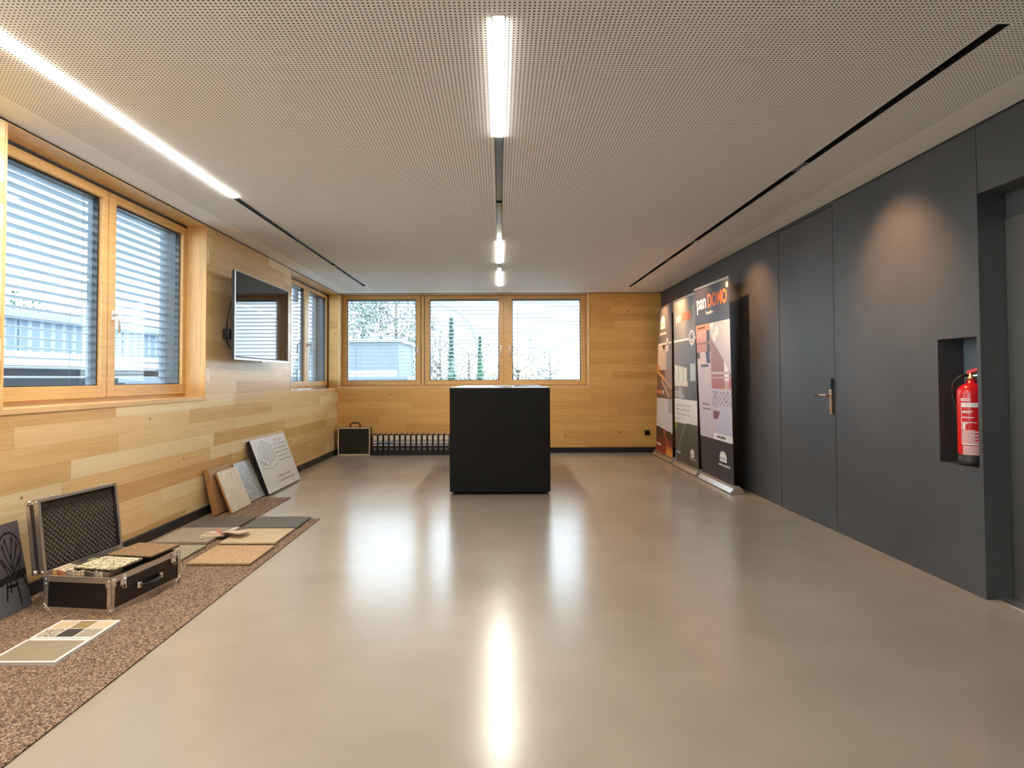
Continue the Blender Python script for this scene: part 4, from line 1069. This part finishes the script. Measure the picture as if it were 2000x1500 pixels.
def seal(parent, P, u, v, ru, rv):
    m = MB()
    for R_, mt, d in ((1.0, M_GREYP, 0.0012), (0.90, M_WH, 0.0015), (0.66, M_DK, 0.0018), (0.58, M_GREYP, 0.0021)):
        m.mat(mt); m.quad(*[P(u + ru * R_ * math.cos(a * PI / 12), v + rv * R_ * math.sin(a * PI / 12), d) for a in range(24)])
    m.mat(M_DK); m.quad(P(u - ru * 0.3, v - rv * 0.1, 0.0024), P(u + ru * 0.3, v - rv * 0.1, 0.0024), P(u, v + rv * 0.5, 0.0024))
    m.mat(M_WH); m.quad(P(u - ru * 0.35, v - rv * 0.45, 0.0024), P(u + ru * 0.35, v - rv * 0.45, 0.0024), P(u + ru * 0.2, v - rv * 0.12, 0.0024), P(u - ru * 0.2, v - rv * 0.12, 0.0024))
    m.build('round_seal', M_WH, parent, normals=False)
seal(r2, P2, 0.84, 0.752, 0.125, 0.048)

# far banner, with the fiery foot
def f1(u, v):
    if v > 0.752: return mix((0.12, 0.105, 0.10), (0.20, 0.20, 0.23), u)
    if v > 0.742: return (0.66, 0.63, 0.62)
    if v > 0.565:
        if u > 0.64: return mix((0.26, 0.27, 0.31), (0.20, 0.21, 0.25), v)
        c = mix((0.60, 0.52, 0.45), (0.40, 0.34, 0.29), u * 1.3)
        if v > 0.70 and abs(u - 0.45) < (v - 0.70) * 4: c = (0.06, 0.03, 0.02)
        if u < 0.16 and v < 0.60: c = (0.65, 0.25, 0.08)
        return c
    if v > 0.372:
        c = mix((0.10, 0.055, 0.040), (0.22, 0.12, 0.09), u)
        wv = 0.56 - u * 0.11
        if abs(v - wv) < 0.012: c = (0.62, 0.26, 0.08)
        if 0.3 < u < 0.8 and abs(v - (0.50 - (u - 0.3) * 0.22)) < 0.012: c = (0.55, 0.38, 0.28)
        if u > 0.55 and v > 0.44: c = mix(c, (0.30, 0.25, 0.26), 0.6)
        return c
    if v > 0.175 - 0.02 * u:
        c = (0.56, 0.53, 0.53)
        if 0.10 < u < 0.60 and v > 0.315: c = (0.48, 0.44, 0.42) if int(u * 16) % 2 else (0.60, 0.56, 0.54)
        if u > 0.75 and v > 0.28: c = (0.34, 0.35, 0.34)
        if 0.08 < u < 0.24 and 0.195 < v < 0.215: c = (0.70, 0.40, 0.16)
        return c
    c = mix((0.34, 0.035, 0.012), (0.040, 0.015, 0.014), v * 8)
    if abs(u - (0.90 - v * 2.6)) < 0.07: c = mix(c, (0.50, 0.06, 0.02), 0.6)
    if u > 0.62 and v < 0.06: c = mix((0.80, 0.32, 0.05), c, (v / 0.06) * 0.8)
    return c
r1, P1, W1, H1 = banner((2.425, 9.744, 0.08), (2.410, 8.758, 0.08), (2.492, 9.744, 2.258), (2.416, 8.758, 2.245), f1, 'farthest roll-up banner with a big arch emblem and fiery red foot')
arch_emblem(r1, P1, 0.36, 0.852, 0.36, 0.090)
m = MB()
for k in range(15): m.quad(P1(0.12 + k * 0.035, 0.810, 0.0014), P1(0.142 + k * 0.035, 0.810, 0.0014), P1(0.142 + k * 0.035, 0.826, 0.0014), P1(0.12 + k * 0.035, 0.826, 0.0014))
m.build('small_print_lines', M_WH, r1, normals=False)
word(r1, P1, W1, H1, 'PANDOMO', -0.0 + 0.02, 0.402, 0.075, M_OR, 0.002, 0.75)
word(r1, P1, W1, H1, 'LOFT', 0.36, 0.402, 0.075, M_WH, 0.001, 0.75)
word(r1, P1, W1, H1, 'www.ardex.at', 0.04, 0.045, 0.060, M_WH, 0.001, 0.8)
seal(r1, P1, 0.70, 0.735, 0.10, 0.050)

# ------------------------------------------------------------------ fire extinguisher in its niche
M_RED = plain('extinguisher_red', (0.62, 0.012, 0.016), 0.22, var=0.01)
ex = empty('fire_extinguisher', (2.692, 3.565, 0.697), 0, 'red fire extinguisher with black foot standing in the charcoal wall niche', 'fire extinguisher')
R_ = 0.072
body = MB().lathe([(0, 0.045), (R_ - 0.001, 0.045), (R_, 0.06), (R_, 0.405), (R_ * 0.97, 0.425), (R_ * 0.82, 0.445), (R_ * 0.55, 0.460), (0.024, 0.468), (0.022, 0.488), (0, 0.489)], seg=40).build('cylinder', M_RED, ex)
MB().lathe([(0, 0), (R_ * 0.93, 0), (R_ * 0.99, 0.008), (R_ + 0.001, 0.02), (R_ + 0.001, 0.062), (R_ - 0.003, 0.062)], seg=40).build('foot_ring', M_BLACK, ex)
MB().lathe([(0.018, 0.486), (0.024, 0.486), (0.024, 0.500), (0.016, 0.503), (0.016, 0.520), (0, 0.520)], seg=20).build('valve', plain('brass', (0.75, 0.55, 0.28), 0.3, 1.0), ex)
m = MB(); dv = Vector((0.35, -0.94, 0)).normalized()
def E(t, s_, z): p_ = dv * t + Vector((-dv.y, dv.x, 0)) * s_; return (p_.x, p_.y, z)
m.hexa([E(-0.02, -0.012, 0.512), E(0.13, -0.010, 0.575), E(0.13, 0.010, 0.575), E(-0.02, 0.012, 0.512), E(-0.02, -0.012, 0.536), E(0.13, -0.010, 0.583), E(0.13, 0.010, 0.583), E(-0.02, 0.012, 0.536)])
m.build('lever', M_RED, ex, 0.002)
m = MB(); m.hexa([E(-0.02, -0.010, 0.500), E(0.12, -0.008, 0.512), E(0.12, 0.008, 0.512), E(-0.02, 0.010, 0.500), E(-0.02, -0.010, 0.512), E(0.12, -0.008, 0.520), E(0.12, 0.008, 0.520), E(-0.02, 0.010, 0.512)]); m.build('carry_handle', M_CHROME, ex, 0.002)
MB().tube([(-0.018, 0.01, 0.510), (-0.050, 0.022, 0.502), (-0.066, 0.050, 0.470), (-0.055, 0.075, 0.41), (-0.03, 0.078, 0.30), (-0.02, 0.078, 0.15)], 0.008, 8).build('hose', M_BLACK, ex)
# label wrapped round the cylinder: u along the angle, v up
def onc(ang, z, d=0.0006): return ((R_ + d) * math.cos(ang), (R_ + d) * math.sin(ang), z)
def patch(m, a0, a1, z0, z1, d):
    n_ = max(2, int(abs(a1 - a0) / 0.12))
    for i in range(n_):
        b0, b1 = a0 + (a1 - a0) * i / n_, a0 + (a1 - a0) * (i + 1) / n_
        m.quad(onc(b0, z0, d), onc(b1, z0, d), onc(b1, z1, d), onc(b0, z1, d))
m = MB(); A0, A1 = math.radians(188), math.radians(262)      # left edge .. right edge seen from the room
m.mat(M_WH); patch(m, A0, A1, 0.330, 0.355, 0.0006); patch(m, A1 - 0.06, A1, 0.125, 0.330, 0.0006); patch(m, A0, A1, 0.118, 0.126, 0.0006); patch(m, A0, A0 + 0.04, 0.126, 0.33, 0.0006)
patch(m, A0, A0 + 0.65, 0.365, 0.380, 0.0006)
patch(m, A0 + 0.10, A0 + 0.30, 0.205, 0.235, 0.0006)
for z, ln in ((0.305, 0.75), (0.298, 0.6), (0.270, 0.8), (0.242, 0.95), (0.235, 0.4)): patch(m, A0 + 0.08, A0 + 0.08 + ln, z, z + 0.0045, 0.0006)
for k in range(13): patch(m, A0 + 0.08, A0 + (1.15 if k % 3 else 0.9), 0.198 - k * 0.0062, 0.1995 - k * 0.0062 + 0.0018, 0.0006)
for k in range(7): patch(m, A0 + 0.08, A0 + 1.18, 0.108 - k * 0.0075, 0.1105 - k * 0.0075 + 0.0015, 0.0006)
m.mat(M_RED)
for k in range(5): patch(m, A0 + 0.15 + 0.09 * k, A0 + 0.20 + 0.09 * k, 0.369, 0.376, 0.0010)
m.build('label', M_WH, ex, normals=False)

# ================================================================== OUTSIDE
struct(B('ground', plain('pale_bounce_ground', (0.48, 0.47, 0.44), 0.9, var=0.2, scale=0.3), -70, 60, -60, 90, -4.2, -4.0))  # tone set bright so the ground bounces daylight up to the ceiling
def foliage(cx_, cy_, z0, h, wd, n_, col, seed, conic=False, leaf=0.16):
    rr = random.Random(seed); m = MB()
    blobs = [(rr.uniform(-0.5, 0.5), rr.uniform(-0.5, 0.5), rr.uniform(0.15, 0.95), rr.uniform(0.18, 0.34)) for _ in range(16)]
    for i in range(n_):
        if conic:
            t = rr.random() ** 0.8; a = rr.uniform(0, 2 * PI); R0 = (1 - t) * 0.5 * (0.55 + 0.45 * abs(math.sin(t * 26))) * rr.random() ** 0.4
            p = Vector((R0 * math.cos(a) * wd, R0 * math.sin(a) * wd, t * h))
        else:
            bx, by, bz, br = rr.choice(blobs); d = Vector((rr.gauss(0, 1), rr.gauss(0, 1), rr.gauss(0, 1))).normalized() * br * rr.random() ** 0.33
            p = Vector(((bx + d.x) * wd, (by + d.y) * wd, max(0.1, (bz + d.z)) * h))
        a = Vector((rr.gauss(0, 1), rr.gauss(0, 1), rr.gauss(0, 1))).normalized(); b_ = a.orthogonal().normalized(); l_ = leaf * rr.uniform(0.5, 1.2)
        m.quad(p - a * l_, p + b_ * l_ * 0.5, p + a * l_, p - b_ * l_ * 0.5)
    return m
def tree(cx_, cy_, h, wd, n_, col, seed, lab, grp=None, z0=-4.0, conic=False, leaf=0.16, cat='tree', trunk=True):
    r = empty('garden_tree' if trunk else 'shrub', (cx_, cy_, z0), 0, lab, cat, grp)
    foliage(cx_, cy_, z0, h, wd, n_, col, seed, conic, leaf).build('foliage', plain('leaves', col, 0.7, var=0.25, scale=1.5), r, normals=False)
    if trunk:
        rr = random.Random(seed + 99); m = MB(); m.tube([(0, 0, 0), (0.05, 0.03, h * 0.5), (0, 0, h * 0.92)], [0.22 * wd / 4, 0.13 * wd / 4, 0.03], 8)
        for k in range(14):
            t = rr.uniform(0.3, 0.85); a = rr.uniform(0, 2 * PI); L = wd * 0.45 * rr.uniform(0.5, 1)
            m.tube([(0, 0, h * t), (L * 0.5 * math.cos(a), L * 0.5 * math.sin(a), h * t + L * 0.35), (L * math.cos(a), L * math.sin(a), h * t + L * 0.8)], [0.05, 0.03, 0.012], 5)
        m.build('trunk', plain('bark', (0.10, 0.085, 0.065), 0.9), r)
    return r

def m_corr():
    m = NT('corrugated_cladding'); co, o = m.coords()
    s_ = m.math('SINE', m.math('MULTIPLY', m.math('ADD', o[0], o[1]), 12.0))
    m.base(m.ramp(s_, [(0.35, (0.10, 0.145, 0.20)), (0.65, (0.20, 0.26, 0.32))])); m.rough(0.5); return m.m
wh = empty('warehouse', (-20.5, 19, -4), 0, 'pale corrugated hall with white canopy seen through the near left window', 'building')
M_CORR = m_corr(); M_OUTW = plain('white_render', (0.26, 0.29, 0.32), 0.8)
MB().box(-6, 5.5, -9, 15, 5.9, 7.1).build('cladding', M_CORR, wh)
MB().box(-6.2, 5.8, -9.3, 15.3, 7.1, 7.35).build('roof_edge', plain('blue_grey_metal', (0.16, 0.21, 0.27), 0.5), wh)
MB().box(5.5, 9.0, -9, 15, 5.55, 5.9).build('canopy', M_OUTW, wh)
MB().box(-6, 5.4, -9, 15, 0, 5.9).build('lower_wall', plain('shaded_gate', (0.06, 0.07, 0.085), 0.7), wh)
for k in range(4): MB().box(5.5, 5.56, -5 + 5.4 * k, -4.93 + 5.4 * k, 5.9, 7.1).build('downpipe', M_FACADE, wh)
hs = empty('shed', (-7.2, 32, -4), 0, 'white boxy building behind the left sash of the back window', 'building')
MB().box(-2.6, 2.35, -2, 3, 0, 6.95).build('wall', plain('pale_blue_render', (0.125, 0.155, 0.185), 0.8), hs)
MB().box(-2.75, 2.5, -2.15, 3.15, 6.95, 7.1).build('roof_edge', M_OUTW, hs)
MB().box(-2.6, 2.3, -2.08, -2.0, 5.2, 5.6).build('ledge', M_OUTW, hs)
par = empty('flat_roof', (-5.5, 16, -4), 0, 'dark flat roof edge just beyond the left sash of the back window', 'roof')
MB().box(-3.5, 3.2, -1, 1, 0, 5.12).build('wall', M_OUTW, par); MB().box(-3.6, 3.3, -1.1, 1.1, 5.12, 5.25).build('coping', plain('lead_coping', (0.10, 0.13, 0.17), 0.5), par)
gm = MB(); 
nx_, ny_ = 24, 6
hv = [[gm.bm.verts.new((-70 + 130 * i / nx_, 46 + 9 * j, -4 + 5.3 * (j / ny_) ** 0.8 + 0.5 * math.sin(i * 1.1 + j))) for i in range(nx_ + 1)] for j in range(ny_ + 1)]
for j in range(ny_):
    for i in range(nx_):
        f = gm.face([hv[j][i], hv[j][i + 1], hv[j + 1][i + 1], hv[j + 1][i]]); f.smooth = True
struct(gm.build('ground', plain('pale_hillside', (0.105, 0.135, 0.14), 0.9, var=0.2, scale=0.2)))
lp = empty('street_lamp', (-2.73, 30, -4), 0, 'tall curved grey lamp pole behind the middle sash of the back window', 'lamp')
MB().tube([(1.9, 0, 0), (1.86, 0, 4.5), (1.74, 0, 6.5), (1.35, 0, 7.7), (0.8, 0, 8.35), (0.2, 0, 8.62), (-0.1, 0, 8.66)], [0.07, 0.06, 0.05, 0.045, 0.04, 0.035, 0.03], 8).build('pole', M_FACADE, lp)
MB().box(-0.35, 0.05, -0.1, 0.1, 8.62, 8.75).build('lamp_head', M_FACADE, lp)
GT = 'trees and bushes beyond the windows'
def T(*a, **k): return tree(*a, **k)
T(-7.0, 42, 12.4, 5.0, 5200, (0.088, 0.122, 0.103), 1, 'tall bushy tree rising above the boxy building in the left sash of the back window', GT)
T(-11.4, 42, 9.6, 2.0, 1500, (0.110, 0.132, 0.103), 2, 'thin bare tree at the left edge of the back window', GT, leaf=0.10)
T(-3.4, 35.5, 8.4, 2.2, 1100, (0.177, 0.177, 0.147), 3, 'thin pale tree just right of the boxy building', GT, leaf=0.09)
T(-2.25, 29, 8.0, 0.9, 1300, (0.088, 0.137, 0.110), 4, 'slim ivy-green tree left of the curved lamp pole', GT, conic=True)
T(-0.85, 27, 7.0, 0.9, 1500, (0.065, 0.137, 0.088), 5, 'slim green conifer in the middle sash of the back window', GT, conic=True, leaf=0.12)
T(1.1, 38, 6.6, 3.0, 1600, (0.245, 0.177, 0.110), 6, 'rusty autumn bush behind the paired window handles', GT, leaf=0.12)
T(-2.6, 52, 8.6, 4.2, 2600, (0.215, 0.207, 0.163), 7, 'yellowish bushy tree behind the middle sash of the back window', GT, leaf=0.13)
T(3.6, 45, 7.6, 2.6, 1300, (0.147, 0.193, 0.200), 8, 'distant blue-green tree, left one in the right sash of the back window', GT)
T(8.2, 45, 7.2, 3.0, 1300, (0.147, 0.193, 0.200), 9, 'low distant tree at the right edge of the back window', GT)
T(-31, 33, 12.6, 7.0, 2400, (0.050, 0.098, 0.071), 10, 'dark green tree above the corrugated hall at the left edge', GT)
T(-31, 45, 11.0, 5.5, 1800, (0.088, 0.132, 0.095), 11, 'small round tree above the hall roof in the near left window', GT, leaf=0.12)
T(-19, 49, 13.5, 6.0, 3200, (0.110, 0.147, 0.103), 12, 'airy tree beyond the sash with the handle in the near left window', GT, leaf=0.12)
T(-13.8, 37.0, 7.0, 1.9, 2200, (0.073, 0.125, 0.095), 13, 'blue-green tree behind the narrow window by the corner', GT)
